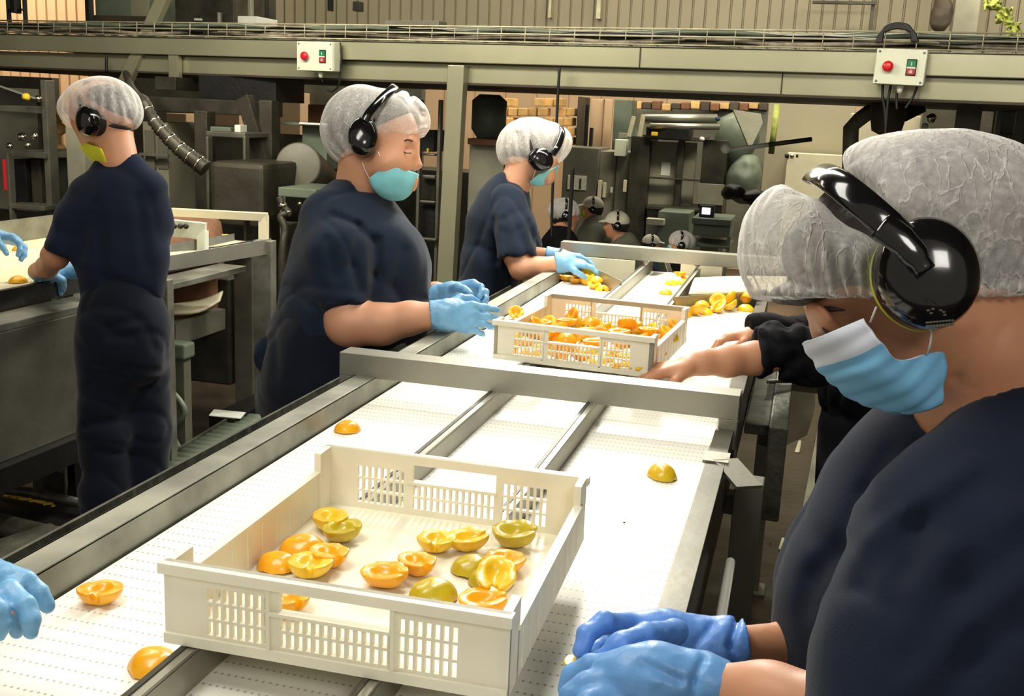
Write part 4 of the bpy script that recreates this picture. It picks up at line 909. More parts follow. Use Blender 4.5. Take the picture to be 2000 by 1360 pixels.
# ---- nearest woman, right foreground
def woman_near():
    T = thing('person', 'nearest woman at the right with bowed head, blue mask and large black ear muff', 'person', (.62, 1.15, 0), 'sorting workers in navy')
    D = 1.08
    f = SDF()
    ax1 = IV(.80, .60); 
    f.ell(V(1800, 470, D), (.102, .078, .098), (IV(1, .1), CF, IV(.1, -1)), k=.01)
    f.ell(V(1690, 560, D), (.076, .060, .050), (IV(.75, .66), CF, IV(.66, -.75)), k=.02)
    f.chain([(V(1618, 590, D), .022), (V(1624, 640, D), .016), (V(1660, 700, D), .018), (V(1722, 745, D), .018)], k=.012, ax=CF, sc=2.2)
    f.chain([(V(1770, 620, D), .055), (V(1745, 680, D), .038)], k=.02, ax=CF, sc=1.35)
    f.cap(V(1608, 655, D), V(1606, 684, D), .007, .008, k=.012); f.cap(V(1602, 686, D-.010), V(1602, 686, D+.010), .006, .006, k=.008)
    f.ell(V(1618, 648, D-.042), (.014, .016, .010), (IV(.6, .8), CF, IV(.8, -.6)), k=.012, op='s'); f.ell(V(1622, 648, D-.036), (.011, .012, .008), (IV(.6, .8), CF, IV(.8, -.6)), k=.004)
    f.ell(V(1600, 618, D-.03), (.016, .03, .006), (IV(.6, .8), CF, IV(.8, -.6)), k=.012)
    pass
    f.chain([(V(1880, 600, D), .060), (V(1920, 680, D+.01), .062), (V(1960, 800, D+.03), .075)], k=.04)
    f.fold([V(1905, 650, D-.06), V(1868, 740, D-.05), V(1850, 800, D-.04)], .006, .0025); f.fold([V(1960, 640, D-.06), V(1900, 760, D-.06), V(1870, 800, D-.05)], .005, .002)
    f.chain([(V(1940, 860, D+.06), .09), (V(1850, 1050, D+.12), .13), (V(1800, 1400, D+.16), .16)], k=.04, ax=CF, sc=1.15)
    f.chain([(V(1960, 900, .98), .05), (V(1850, 1380, .88), .045), (V(1700, 1430, .90), .042), (V(1500, 1365, .97), .030), (V(1400, 1338, 1.0), .021)], k=.02)      # near arm
    f.chain([(V(1850, 905, 1.26), .035), (V(1700, 1200, 1.26), .034), (V(1560, 1262, 1.22), .028), (V(1430, 1262, 1.18), .021)], k=.02)     # far arm
    f.build('body', M_skin2, T, res=.004)
    # shirt
    f = SDF()
    f.chain([(V(1975, 800, D+.04), .080), (V(1950, 880, D+.06), .105), (V(1855, 1020, D+.12), .135), (V(1800, 1200, D+.14), .155), (V(1790, 1440, D+.16), .17)], k=.05, ax=CF, sc=1.12)
    f.chain([(V(1866, 900, 1.26), .045), (V(1776, 1040, 1.27), .060), (V(1710, 1180, 1.26), .062)], k=.04)
    f.chain([(V(2010, 880, 1.0), .075), (V(1872, 1100, .95), .098), (V(1800, 1330, .90), .096), (V(1780, 1500, .86), .09)], k=.045)
    f.ell(V(1722, 1160, 1.16), (.085, .12, .10), (CR, CF, CU), k=.05)
    f.ell(V(1932, 742, D-.01), (.078, .10, .060), (IV(1, -.38), CF, IV(-.38, -1)), k=.006, op='s')
    f.fold([V(1648, 1073, .99), V(1590, 1130, .96), V(1566, 1200, .92), V(1568, 1360, .90)], .012, 0.0150)
    
    for l, am, wd in (([(1900, 905), (1760, 1000), (1650, 1090), (1585, 1150)], -.0045, .008), ([(1930, 940), (1800, 1030), (1690, 1120)], .005, .009), ([(1985, 1000), (1860, 1070), (1740, 1190)], -.0045, .009),
                      ([(1800, 1010), (1770, 1110), (1745, 1190)], .006, .010), ([(1745, 1190), (1690, 1150), (1640, 1150)], .004, .008), ([(1990, 1080), (1880, 1150), (1780, 1280)], .005, .010), ([(1995, 1130), (1890, 1210), (1790, 1330)], -.0045, .009), ([(1990, 1220), (1900, 1290), (1860, 1370)], .005, .011)):
        f.fold([V(x, y, .88) for x, y in l], wd, am, .22)
    f.fold([V(1740, 880, 1.1), V(1690, 960, 1.1), V(1650, 1040, 1.1)], .009, .004)
    f.wave(cloth_wave(.0035, 11, 26, 21, .7)); f.build('t_shirt', M_navy, T, res=.0055, smooth=2)
    rim = spline([V(1838, 800, D-.02), V(1842, 812, D+.03)], 2)
    f = SDF(); f.chain([(V(1800, 1400, D+.16), .17), (V(1800, 1700, D+.2), .17)], k=.05, ax=CF, sc=1.1)
    q = V(1800, 1700, D+.2)
    for s in (-.09, .09): f.chain([((q[0], q[1]+s, .85), .10), ((q[0]-.02, q[1]+s, .5), .08), ((q[0], q[1]+s, .1), .06)], k=.04)
    f.build('trousers', M_navyd, T, res=.014)
    for s in (-.09, .09): SDF().cap((q[0]+.05, q[1]+s, .045), (q[0]-.14, q[1]+s, .04), .045, .042).build('shoe', M_blk, T, res=.012)
    # hair
    f = SDF(); f.ell(V(1806, 452, D), (.110, .084, .092), (IV(1, .03), CF, IV(.03, -1)), k=.01); f.ell(V(1650, 500, D), (.062, .074, .048), (IV(1, .15), CF, IV(.15, -1)), k=.03)
    f.ell(V(1900, 545, D), (.07, .074, .035), (CR, CF, CU), k=.02); f.ell(V(1560, 574, D), (.028, .06, .012), (CR, CF, CU), k=.012)
    pass
    f.wave(lambda X: .0012*snoise(X*np.array([1, 1, .3]), 260, 2)); f.build('hair', M_hair, T, res=.004)
    # net
    f = SDF()
    f.ell(V(1830, 420, D), (.128, .108, .083), (IV(1, .14), CF, IV(.14, -1)), k=.01)
    f.ell(V(1905, 470, D), (.085, .10, .085), (CR, CF, CU), k=.03)
    f.ell(V(1570, 475, D), (.060, .088, .064), (IV(.8, -.5), CF, IV(-.5, -.8)), k=.02)
    f.ell(V(1690, 470, D), (.09, .100, .068), (CR, CF, CU), k=.025); f.ell(V(1720, 530, D), (.13, .094, .05), (CR, CF, CU), k=.03)
    f.cut(V(1720, 577, D), IV(-.0, 1), .5)
    f.fold([V(1600, 345, D-.02), V(1660, 395, D-.08), V(1740, 465, D-.10)], .020, 0.0330); f.fold([V(1600, 345, D), V(1590, 340, D+.06)], .018, 0.0270)
    c0 = V(1760, 470, D)
    def pleats(X):
        Q = X-c0; u = Q @ CR; v = Q @ CU; z = Q @ CF; th = np.arctan2(z, u)
        low = np.clip((-v-.0)/.05, 0, 1)
        return -.0034*low*np.sin(th*50+u*90)-.0018*np.abs(np.sin(th*19+3*snoise(X, 18, 2)+v*30))-.0016*snoise(X*np.array([1, 1, .5]), 60, 4)-.0008*snoise(X, 150, 6)
    f.wave(pleats); f.fold([V(1470, 574, D-.04), V(1560, 574, D-.075), V(1700, 577, D-.095), V(1900, 574, D-.09), V(2010, 566, D-.02)], .0045, -.0045)
    f.build('hair_net', M_net, T, res=.0034, smooth=1)
    cup = ear_muff(V(1808, 535, D-.125), -CF*.97-CR*.2+CU*.05, IV(-.18, -1), rp(112, .95), rp(99, .95), .052, T,
             [V(1768, 468, .915), V(1735, 440, .905), V(1680, 392, .915), V(1628, 352, .945), V(1600, 338, 1.0), V(1590, 338, 1.08), V(1600, 345, 1.15)], rp(31, .92), lime=True)
    # sliding arm bracket, moulded mark and small print on the cup
    m = MB(); m.tube(spline([V(1720, 440, .902), V(1770, 478, .895), V(1810, 530, .892)], 5), [rp(30, .9)]*5+[rp(27, .9)]*3+[rp(20, .9)]*3, 14, flat=(CF, .4)); m.build('slide_bracket', M_muff, cup)
    base = V(1836, 622, .904); ux = IV(1, -.09, .12); uy = IV(.09, 1, .15)
    m = MB()
    for r_, (y, w0, h) in enumerate(((6, 58, 3.2), (14, 60, 5.5))): 
        c = base+uy*rp(y, .9)
        for i in range(9): m.obox(c+ux*rp(-27+i*6.6, .9), (ux, uy, np.cross(ux, uy)), (rp(2.5, .9), rp(h*.5, .9), .0006))
    for i, (a, b_) in enumerate(((-24, -18), (-18, -12), (-14, -20), (2, -16), (8, -12), (10, -6))): m.obox(base+ux*rp(a, .9)+uy*rp(b_, .9), (ux, uy, np.cross(ux, uy)), (rp(2.6, .9), rp(1.6, .9), .0006))
    m.build('printed_label', M_greyd, cup, label='small grey rows of print on the black cup')
    # mask
    rows = [[V(1600, 690, 1.16), V(1568, 671, 1.085), V(1590, 662, 1.035), V(1630, 647, 1.005), V(1688, 624, .985)],
            [V(1620, 715, 1.16), V(1585, 697, 1.085), V(1610, 688, 1.035), V(1655, 672, 1.0), V(1705, 648, .98)],
            [V(1640, 735, 1.16), V(1606, 728, 1.08), V(1640, 716, 1.03), V(1690, 700, .995), V(1730, 678, .98)],
            [V(1665, 760, 1.15), V(1628, 748, 1.08), V(1665, 738, 1.02), V(1715, 724, .99), V(1754, 703, .985)],
            [V(1690, 785, 1.14), V(1655, 770, 1.08), V(1700, 757, 1.02), V(1755, 738, .99), V(1800, 694, .99)],
            [V(1720, 795, 1.13), V(1692, 788, 1.07), V(1735, 778, 1.02), V(1790, 752, .99), V(1843, 690, 1.0)],
            [V(1760, 805, 1.11), V(1735, 800, 1.06), V(1768, 797, 1.02), V(1805, 778, 1.0), V(1843, 745, 1.005)],
            [V(1780, 806, 1.10), V(1768, 804, 1.06), V(1785, 803, 1.03), V(1812, 798, 1.01), V(1838, 788, 1.01)]]
    G = np.array(resample(rows, 6)); nn = np.cross(np.gradient(G, axis=1), np.gradient(G, axis=0)); nn /= np.linalg.norm(nn, axis=2, keepdims=True)+1e-9
    ii = np.arange(G.shape[0])[:, None, None]; jj = np.arange(G.shape[1])[None, :, None]
    G = G+nn*(.0011*np.sin(ii*1.0+jj*.10))
    mk = MB().sheet(G, .002, lambda i, j: 1 if i < 10 else 0).build('face_mask', [M_mask0, M_maskw], T)
    MB().tube([V(1700, 630, .982), V(1706, 615, .975), V(1712, 600, .97)], .0011, 6).build('ear_loop', M_elastic, mk); MB().tube([V(1812, 692, .988), V(1817, 670, .975), V(1820, 645, .97)], .0011, 6).build('ear_loop', M_elastic, mk)
    MB().tube(spline([V(1606, 640, D-.045), V(1622, 652, D-.052), V(1652, 646, D-.058)], 4), [.0005, .001, .0016, .002, .0024, .0022, .0018, .0012, .0005], 6).build('eyelashes', M_hair, T)
    MB().tube(spline([V(1590, 612, D-.03), V(1612, 604, D-.045), V(1650, 606, D-.058)], 4), [.0008, .0016, .0022, .0026, .003, .0028, .0022, .0014, .0006], 6).build('eyebrow', M_hair, T)
    # gloves: far hand
    f = SDF(); d = 1.18
    def X(px, py, dd, r): return (V(px, py, dd), rp(r, dd))
    f.chain([X(1452, 1262, d, 50), X(1405, 1262, d, 49), X(1340, 1256, d, 48), X(1280, 1250, d-.01, 44)], k=.02)
    for (a, r) in ((-22, 26), (0, 27), (22, 25)): f.cap(V(1300, 1250+a, d-.01), V(1225, 1243+a*.8, d-.02), rp(34, d), rp(r, d), k=.02)
    f.chain([X(1225, 1222, d-.03, 23), X(1180, 1216, d-.06, 21), X(1146, 1240, d-.08, 19), X(1136, 1272, d-.085, 17)], k=.005)
    f.chain([X(1228, 1240, d-.0, 23), X(1185, 1248, d-.01, 20), X(1158, 1272, d-.03, 18), X(1146, 1292, d-.05, 16)], k=.005)
    f.chain([X(1235, 1262, d, 22), X(1200, 1278, d, 19), X(1180, 1300, d-.02, 17)], k=.005)
    f.chain([X(1245, 1280, d, 20), X(1215, 1300, d, 17), X(1205, 1315, d-.01, 15)], k=.005)
    f.chain([X(1320, 1235, d-.05, 26), X(1262, 1240, d-.10, 22), X(1212, 1258, d-.12, 20), X(1180, 1285, d-.12, 18)], k=.008)     # thumb
    f.cut(V(1455, 1262, d), IV(1, -.02), .05); f.fold([V(1440, 1215, d-.02), V(1425, 1262, d-.04), V(1440, 1310, d-.02)], .004, 0.0060); f.fold([V(1390, 1225, d-.03), V(1360, 1262, d-.04)], .005, 0.0045); f.fold([V(1330, 1290, d-.03), V(1400, 1300, d-.03)], .004, 0.0045)
    f.wave(lambda X_: .0010*snoise(X_, 120, 1)+.0007*snoise(X_, 300, 3)); f.build('glove', M_glove2, T, res=.0024, smooth=1)
    f = SDF(); d = 1.0
    f.chain([X(1420, 1345, d, 46), X(1370, 1332, d, 50), X(1300, 1325, d, 54), X(1240, 1322, d, 54)], k=.02)
    for (a, r) in ((-20, 27), (5, 28), (30, 26)): f.cap(V(1270, 1325+a, d), V(1190, 1325+a, d+.01), rp(40, d), rp(r, d), k=.02)
    f.chain([X(1200, 1300, d+.03, 26), X(1155, 1300, d+.05, 23), X(1120, 1318, d+.06, 21), X(1108, 1346, d+.06, 19)], k=.005)
    f.chain([X(1190, 1330, d, 27), X(1145, 1336, d, 24), X(1115, 1356, d, 22), X(1110, 1385, d, 20)], k=.005)
    f.chain([X(1195, 1360, d-.01, 26), X(1150, 1372, d-.02, 24), X(1125, 1400, d-.02, 21)], k=.005); f.chain([X(1210, 1390, d-.02, 25), X(1170, 1410, d-.02, 22), X(1150, 1435, d-.02, 20)], k=.005)
    f.chain([X(1290, 1300, d+.05, 30), X(1225, 1290, d+.08, 24), X(1175, 1292, d+.09, 21), X(1140, 1300, d+.09, 19)], k=.008)
    f.cut(V(1418, 1345, d), IV(1, .25), .06); f.fold([V(1375, 1290, d-.03), V(1355, 1330, d-.055), V(1350, 1380, d-.04)], .004, 0.0045); f.fold([V(1260, 1300, d-.05), V(1330, 1330, d-.055)], .005, 0.0045)
    f.wave(lambda X_: .0010*snoise(X_, 110, 5)+.0007*snoise(X_, 280, 7)); f.build('glove', M_glove3, T, res=.0024, smooth=1)
woman_near()
q = V(1146, 1302, 1.10); o = peach((q[0], q[1], q[2]-.012), 'cup', .4, .85, 1, 1, 'yellow peach half held between the nearest woman\'s gloved hands', None)

# ---- gloved hand of a person standing just outside the picture, bottom left
def hand_left():
    D = 1.10; b = V(-330, 1130, D); T = thing('person', 'person outside the picture, one blue gloved hand over the left rail, bottom left', 'person', (b[0], b[1], 0))
    f = SDF(); f.chain([(V(-330, 1000, D+.05), .045), (V(-190, 1090, D+.02), .036), (V(-70, 1140, D), .027), (V(0, 1160, D), .026)], k=.02)
    f.build('body', M_skin2, T, res=.006)
    f = SDF()
    def X(px, py, dd, r): return (V(px, py, dd), rp(r, dd))
    f.chain([X(-90, 1135, D, 58), X(-50, 1145, D, 50), X(0, 1150, D, 46)], k=.02); f.cap(V(-10, 1150, D), V(24, 1150, D), rp(44, D), rp(32, D), k=.02)
    f.chain([X(10, 1122, D-.01, 24), X(48, 1134, D-.01, 21), X(76, 1160, D-.01, 19), X(94, 1185, D-.01, 15)], k=.004)
    f.chain([X(18, 1155, D-.03, 23), X(48, 1182, D-.04, 21), X(60, 1212, D-.045, 19), X(60, 1234, D-.045, 16)], k=.004)
    f.chain([X(0, 1165, D+.01, 22), X(28, 1195, D+.01, 18), X(34, 1225, D+.01, 15), X(32, 1236, D+.01, 13)], k=.004)
    f.chain([X(-16, 1180, D+.02, 22), X(2, 1215, D+.02, 18), X(2, 1235, D+.02, 14)], k=.004)
    f.chain([X(-30, 1170, D-.05, 26), X(-8, 1195, D-.06, 22), X(2, 1220, D-.06, 18), X(-2, 1240, D-.06, 15)], k=.006)
    f.wave(lambda X_: .0010*snoise(X_, 120, 11)+.0007*snoise(X_, 300, 13)); f.build('glove', M_glove, T, res=.0026, smooth=1)
hand_left()
def hand_far_left():
    D = 3.6; b = V(-90, 480, D); T = thing('person', 'person outside the picture, blue gloved hand at the left edge over the tray', 'person', (b[0], b[1], 0))
    f = SDF(); f.chain([(V(-110, 440, D), .035), (V(-30, 458, D), .026), (V(0, 462, D), .024)], k=.02); f.build('body', M_skin2, T, res=.008)
    glove(None, V(-18, 458, D), IV(1, .25, 0), IV(-.2, 1, -.2), IV(0, 1, -1), T, M_glove, 1.0, res=.004, wr=.026, curl=(.6, .65, .7, .7), tc=.6)
hand_far_left()

# ---- workers far away on the sunken floor
def far_worker(px, py, D, hr, cap_m, shirt_m, label, face=-1, lean=0, net=False, mask=None, skin=M_skin2, yaw=0):
    """px,py = centre of the head; hr = head radius in px; face -1 left, 1 right, 0 away"""
    h = V(px, py, D); R_ = rp(hr, D); T = thing('person', label, 'person', (h[0], h[1], -.78)); u = np.array((0, 0, 1.0))
    fx = CR*face if face else CF; fx = nrm(fx*np.array([1, 1, 0])); sx = nrm(np.cross(fx, u))
    f = SDF(); f.ell(h, (R_*.95, R_*.8, R_*1.1), (fx, sx, u), k=.01); f.cap(h+fx*R_*.45-u*R_*.6, h+fx*R_*.5-u*R_*.8, R_*.45, R_*.4, k=.02); f.cap(h+fx*R_*.95-u*R_*.1, h+fx*R_*1.02-u*R_*.3, .012, .014, k=.01)
    nb = h-fx*R_*.3-u*R_*1.5-fx*lean*.05; f.cap(h-fx*R_*.2-u*R_*.6, nb, R_*.55, R_*.55, k=.02)
    hip = nb-u*.55-fx*lean*.25
    f.cap(nb-u*.08, hip, .12, .12, k=.05)
    for s in (-1, 1):
        sh = nb-u*.06+sx*s*.17; el = sh-u*.26+fx*.06+sx*s*.03; ha = el+fx*.15-u*.02
        f.chain([(sh, .045), (el, .038), (ha, .026)], k=.02); hand(f, ha, fx, -u, sx*-s, .95, k=.008)
        f.chain([(hip+sx*s*.09, .075), (np.array((hip[0]+sx[0]*s*.09, hip[1]+sx[1]*s*.09, -.40)), .05), (np.array((hip[0]+sx[0]*s*.09, hip[1]+sx[1]*s*.09, -.74)), .035)], k=.02)
    f.build('body', skin, T, res=.011)
    f = SDF(); f.chain([(nb, .075), (nb-u*.10, .135), (hip, .14)], k=.05, ax=sx, sc=1.4)
    for s in (-1, 1): sh = nb-u*.06+sx*s*.16; f.chain([(sh, .07), (sh-u*.22+fx*.04+sx*s*.03, .062)], k=.03)
    f.wave(cloth_wave(.004, 18, 34, px)); f.build('shirt', shirt_m, T, res=.012)
    f = SDF(); f.cap(hip+u*.02, hip-u*.1, .15, .15, k=.04)
    for s in (-1, 1): f.chain([(hip+sx*s*.09, .10), (np.array((hip[0]+sx[0]*s*.09, hip[1]+sx[1]*s*.09, -.70)), .06)], k=.03)
    f.build('trousers', M_navyd, T, res=.016)
    f = SDF(); f.ell(h+u*R_*.15-fx*R_*.1, (R_*1.06, R_*.92, R_*1.0), (fx, sx, u), k=.01); f.cap(h-fx*R_*.5-u*R_*.4, h-fx*R_*.5-u*R_*.9, R_*.5, R_*.3, k=.02); f.cut(h-u*R_*.0+fx*R_*.5, fx-u*.4, R_*1.6); f.build('hair', M_hair, T, res=.008)
    f = SDF()
    if net: f.ell(h+u*R_*.3-fx*R_*.15, (R_*1.25, R_*1.1, R_*1.05), (fx, sx, u), k=.01); f.cut(h-u*R_*.15, -u+fx*.2, R_*3); f.wave(net_wave(h, .004, 14, 2)); f.build('hair_net', M_net, T, res=.008)
    else:
        f.ell(h+u*R_*.35-fx*R_*.05, (R_*1.12, R_*1.0, R_*.95), (fx, sx, u), k=.01); f.cut(h+u*R_*.15, -u, R_*3); f.ell(h+u*R_*.32+fx*R_*1.15, (R_*.55, R_*.75, R_*.10), (nrm(fx-u*.2), sx, nrm(u+fx*.2)), k=.01); f.build('cap', cap_m, T, res=.007)
    ear_muff(h-sx*R_*1.0 if (-sx @ -CF) > 0 else h+sx*R_*1.0, -CF, u, R_*.42, R_*.34, .035, T, [h-CF*R_*1.05+u*R_*.3, h-CF*R_*.9+u*R_*.95, h+u*R_*1.35], .008)
    if mask: rows = [[h+fx*R_*.85-u*R_*.1+sx*R_*.5*a+fx*R_*.3*(1-abs(a)) for a in (-1, -.5, 0, .5, 1)], [h+fx*R_*.75-u*R_*.75+sx*R_*.45*a+fx*R_*.35*(1-abs(a)) for a in (-1, -.5, 0, .5, 1)]]; MB().sheet(rows, .003).build('face_mask', mask, T)
    return T
far_worker(1104, 420, 6.9, 25, M_cap, M_blk, 'far worker in black top with loose pale hairnet, beside the hanging cable', 1, 0, True)
far_worker(1157, 408, 7.9, 19, M_cap, M_grsh, 'far worker in white cap and grey shirt, in front of the grey cabinets', -1, 0, mask=M_masky)
far_worker(1204, 440, 7.3, 22, M_cap, M_grsh, 'far worker in greenish white cap with bowed head and broad grey shirt', -1, 1)
far_worker(1272, 478, 7.8, 16, M_cap, M_blsh, 'far worker in a blue shirt bending, right of the white capped pair', 1, 1)
far_worker(1328, 478, 7.0, 21, M_cap, M_blk, 'far worker in black with hairnet and blue mask, behind the far crossbar', -1, 1, True, mask=M_mask)
far_worker(1486, 335, 11.6, 9, M_hair, M_blk, 'distant dark clothed worker standing among the machines at the right', -1, 0).location.z += 0
# ------------------------------------------------------------------ raised platform with its beams, cable tray and control boxes
BA = V(0, 78, 7.45); BB = V(2000, 107, 4.9); BD = nrm((BB-BA)*np.array([1, 1, 0])); BN = np.array((BD[1], -BD[0], 0))   # BN points to the camera side
if BN @ (CAM-BA) < 0: BN = -BN
UP = np.array((0, 0, 1.0))
def onbeam(px, py, off=0.0):
    r = CF*F_PX+CR*(px-1000)-CU*(py-680); p0 = BA+BN*off; t = ((p0-CAM) @ BN)/(r @ BN); return CAM+r*t
def bz(px, z, off=0.0):     # point on the beam's plane above pixel column px at height z
    a = onbeam(px, 80, off); return np.array((a[0], a[1], z))
plat = thing('raised_platform', 'long grey steel platform beam crossing the whole picture above the workers heads', 'platform', (float(BA[0]), float(BA[1]), 1.75))
E0 = bz(-260, 0); E1 = bz(2300, 0)
def bslab(z0, z1, o0, o1, name, m_, bev=.004, parent=None, x0=None, x1=None):
    a = E0 if x0 is None else bz(x0, 0); b = E1 if x1 is None else bz(x1, 0)
    q = [(a+BN*o0), (b+BN*o0), (b+BN*o1), (a+BN*o1)]
    if (np.cross(q[1]-q[0], q[3]-q[0]))[2] < 0: q = q[::-1]
    m = MB(); m.hexa([(p[0], p[1], z0) for p in q]+[(p[0], p[1], z1) for p in q]); return m.build(name, m_, parent if parent is not None else plat, bevel=bev)
bslab(1.862, 1.968, -.04, 0, 'front_beam', M_beam); bslab(1.968, 1.972, -.06, .012, 'flange', M_steeld, 0)
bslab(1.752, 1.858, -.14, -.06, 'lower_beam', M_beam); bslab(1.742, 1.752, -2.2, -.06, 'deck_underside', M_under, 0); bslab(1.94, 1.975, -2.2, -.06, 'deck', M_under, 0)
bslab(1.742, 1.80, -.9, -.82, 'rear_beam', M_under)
m = MB(); 
for px in (1252,): a = bz(px, 1.915, .002); m.obox(a, (BD, BN, UP), (.003, .003, .052))
a = bz(1535, 1.805, -.058); m.obox(a, (BD, BN, UP), (.003, .003, .052)); m.build('weld_seam', M_under, plat)
def post(pt, pb, w_, d_, name, m_, parent, extend=True):
    pt = np.array(pt); pb = np.array(pb)
    if extend: v = pb-pt; pb = pt+v*((pt[2])/(pt[2]-pb[2]))
    m = MB(); m.hexa([pb-BD*w_/2-BN*d_/2, pb+BD*w_/2-BN*d_/2, pb+BD*w_/2+BN*d_/2, pb-BD*w_/2+BN*d_/2, pt-BD*w_/2-BN*d_/2, pt+BD*w_/2-BN*d_/2, pt+BD*w_/2+BN*d_/2, pt-BD*w_/2+BN*d_/2]); return m.build(name, m_, parent, bevel=.004)
post(onbeam(895, 128, -.03), onbeam(872, 556, -.03), .105, .06, 'post', M_beam, plat)
pp = bz(1912, 1.75, -.5); post(pp, (pp[0], pp[1], .5), .12, .12, 'post', M_under, plat)
pp = bz(2080, 1.75, -.3); post(pp, (pp[0], pp[1], .5), .10, .10, 'post', M_under, plat); pp = bz(-60, 1.75, -.3); post(pp, (pp[0], pp[1], .5), .10, .10, 'post', M_under, plat)
m = MB(); m.bar(onbeam(340, -48, -.05), onbeam(234, 186, -.05), .085, .05, BN); m.build('brace', M_beam, plat, bevel=.004)
m = MB(); a = bz(337, 1.862, -.01); m.hexa([p for p in [a+BD*s*.04+BN*t-UP*u for u in (.205, 0) for s, t in ((-1, -.04), (1, -.04), (1, 0), (-1, 0))]]); m.build('hanger_plate', M_beam, plat, bevel=.003)
# cable tray
tray = thing('cable_tray', 'wire basket tray full of grey cables running along the top of the platform beam', 'cable tray', tuple(float(c) for c in bz(1000, 1.975)))
m = MB()
for (z, o) in ((2.060, .015), (2.022, .02), (1.980, .02), (2.060, -.18), (1.980, -.18)): m.tube([bz(-260, z, o), bz(2300, z, o)], .0045, 6)
L_ = np.linalg.norm(E1-E0); n = int(L_/.145)
for i in range(n):
    p = E0+BD*(i*.145+.03); m.tube([p+BN*.015+UP*2.06, p+BN*.02+UP*1.98, p-BN*.18+UP*1.98, p-BN*.18+UP*2.06], .003, 5)
m.build('wire_basket', M_tray, tray)
R = random.Random(5)
for k in range(9):
    pts = []; o = -.02-.016*k; ph = R.random()*6
    for i in range(40): p = E0+(E1-E0)*i/39; pts.append(p+BN*(o+.012*math.sin(i*.9+ph))+UP*(1.998+.018*(k % 3)+.012*math.sin(i*1.3+ph*2)+.01*R.random()))
    mm = MB().tube(pts, .011+.004*R.random(), 7); mm.build('cable', [M_cabg, M_cable, M_greyg][k % 3 if k < 6 else 0], tray)
m = MB(); a, b = onbeam(760, 47, -.05), onbeam(865, 47, -.05); m.bar(a, b, .10, .03); tag(m.build('loose_tray_cover', M_greyd, bevel=.003), 'flat grey metal cover lying on the cable tray, right of the left control box', 'cover')
# coil on the tray above the right box
m = MB()
for k in range(4): m.tube(spline([onbeam(1712+k*3, 84, .03), onbeam(1722+k*2, 64-k*3, .03), onbeam(1752, 54-k*2.6, .03), onbeam(1782-k*2, 62-k*3, .03), onbeam(1792-k*3, 82, .03)], 6), .008, 8)
tag(m.build('cable_coil', M_cable), 'looped black cables arching over the tray above the right control box', 'cable')
def control_box(x0, y0, x1, y1, label, rot):
    c = onbeam((x0+x1)/2, (y0+y1)/2, .055); dd = depth(c); a = onbeam(x0, (y0+y1)/2, .1); b = onbeam(x1, (y0+y1)/2, .1); W_ = np.linalg.norm((b-a)*np.array((1, 1, 0))); H_ = (y1-y0)*dd/F_PX
    r = thing('control_box', label, 'control box', tuple(float(q) for q in c)); r['group'] = 'start and stop boxes on the beam'
    ca, sa = math.cos(rot), math.sin(rot); ax = BD*ca+UP*sa; uz = UP*ca-BD*sa
    m = MB(); m.obox(c, (ax, BN, uz), (W_/2, .045, H_/2)); m.build('enclosure', M_box, r, bevel=.012, seg=3)
    m = MB(); m.obox(c+BN*.047, (ax, BN, uz), (W_*.487, .004, H_*.487)); m.build('lid', M_box, r, bevel=.003)
    m = MB()
    for sx in (-1, 1):
        for sz in (-1, 1): m.cyl(c+BN*.050+ax*sx*W_*.43+uz*sz*H_*.41, c+BN*.0525+ax*sx*W_*.43+uz*sz*H_*.41, .006, n=10)
    m.build('lid_screw', M_grey, r)
    e = c+BN*.05-ax*W_*.23+uz*H_*.0; m = MB(); m.lathe(e, BN, [(.012, 0), (.013, .014), (.024, .015), (.0255, .022), (.022, .03), (.010, .034)], 24); m.build('emergency_button', M_red, r)
    e = c+BN*.052+ax*W_*.22; m = MB(); m.obox(e, (ax, BN, uz), (.023, .004, .038)); m.build('button_frame', M_muff, r, bevel=.003)
    m = MB(); m.obox(e+BN*.006+uz*.0155, (ax, BN, uz), (.0195, .004, .0165)); m.build('start_button', M_green, r, bevel=.003)
    m = MB(); m.obox(e+BN*.006-uz*.020, (ax, BN, uz), (.0195, .004, .0145)); bt = m.build('stop_button', M_redd, r, bevel=.003)
    m = MB(); m.lathe(e+BN*.010-uz*.020, BN, [(.008, 0), (.008, .0008), (.006, .0008), (.006, 0)], 16); m.build('stop_mark', M_white, bt)
    m = MB(); m.obox(e+BN*.0098+uz*.0155, (ax, BN, uz), (.0015, .0008, .008)); m.obox(e+BN*.008-uz*.002, (ax, BN, uz), (.0195, .0042, .003)); m.build('start_mark', M_white, bt.parent)
    m = MB(); m.cyl(c-uz*H_/2+ax*.01, c-uz*(H_/2+.035)+ax*.01, .018, .012); m.build('cable_gland', M_box, r)
    m = MB(); m.obox(c-BN*.05, (ax, BN, uz), (W_*.3, .01, H_*.4)); m.build('mounting_plate', M_steeld, r)
    return c, ax, uz, W_, H_
control_box(588, 83, 660, 139, 'control box with red button and green over red switch, left one on the beam', .0)
control_box(1709, 98, 1810, 166, 'control box with red button and green over red switch, right one on the beam', -.02)
def cable(name, pts, d, r, label, m_=None, beam=True, grp=None):
    P = [onbeam(x, y, .03) if beam else V(x, y, d) for x, y in pts]
    return tag(MB().tube(spline(P, 6), r, 7).build(name, m_ or M_cable), label, 'cable', grp)
cable('power_cable', [(664, 84), (667, 110), (664, 140), (662, 165), (650, 178), (640, 176)], 0, .006, 'black cable running down beside the left control box')
cable('power_cable', [(628, 140), (627, 150), (630, 160)], 0, .006, 'short black cable stub under the left control box')
cable('power_cable', [(1724, 165), (1724, 190), (1729, 225), (1730, 272)], 0, .007, 'left black cable hanging straight from the right control box')
cable('power_cable', [(1740, 165), (1734, 200), (1731, 240), (1729, 262)], 0, .007, 'second black cable from the right control box, meeting the first lower down')
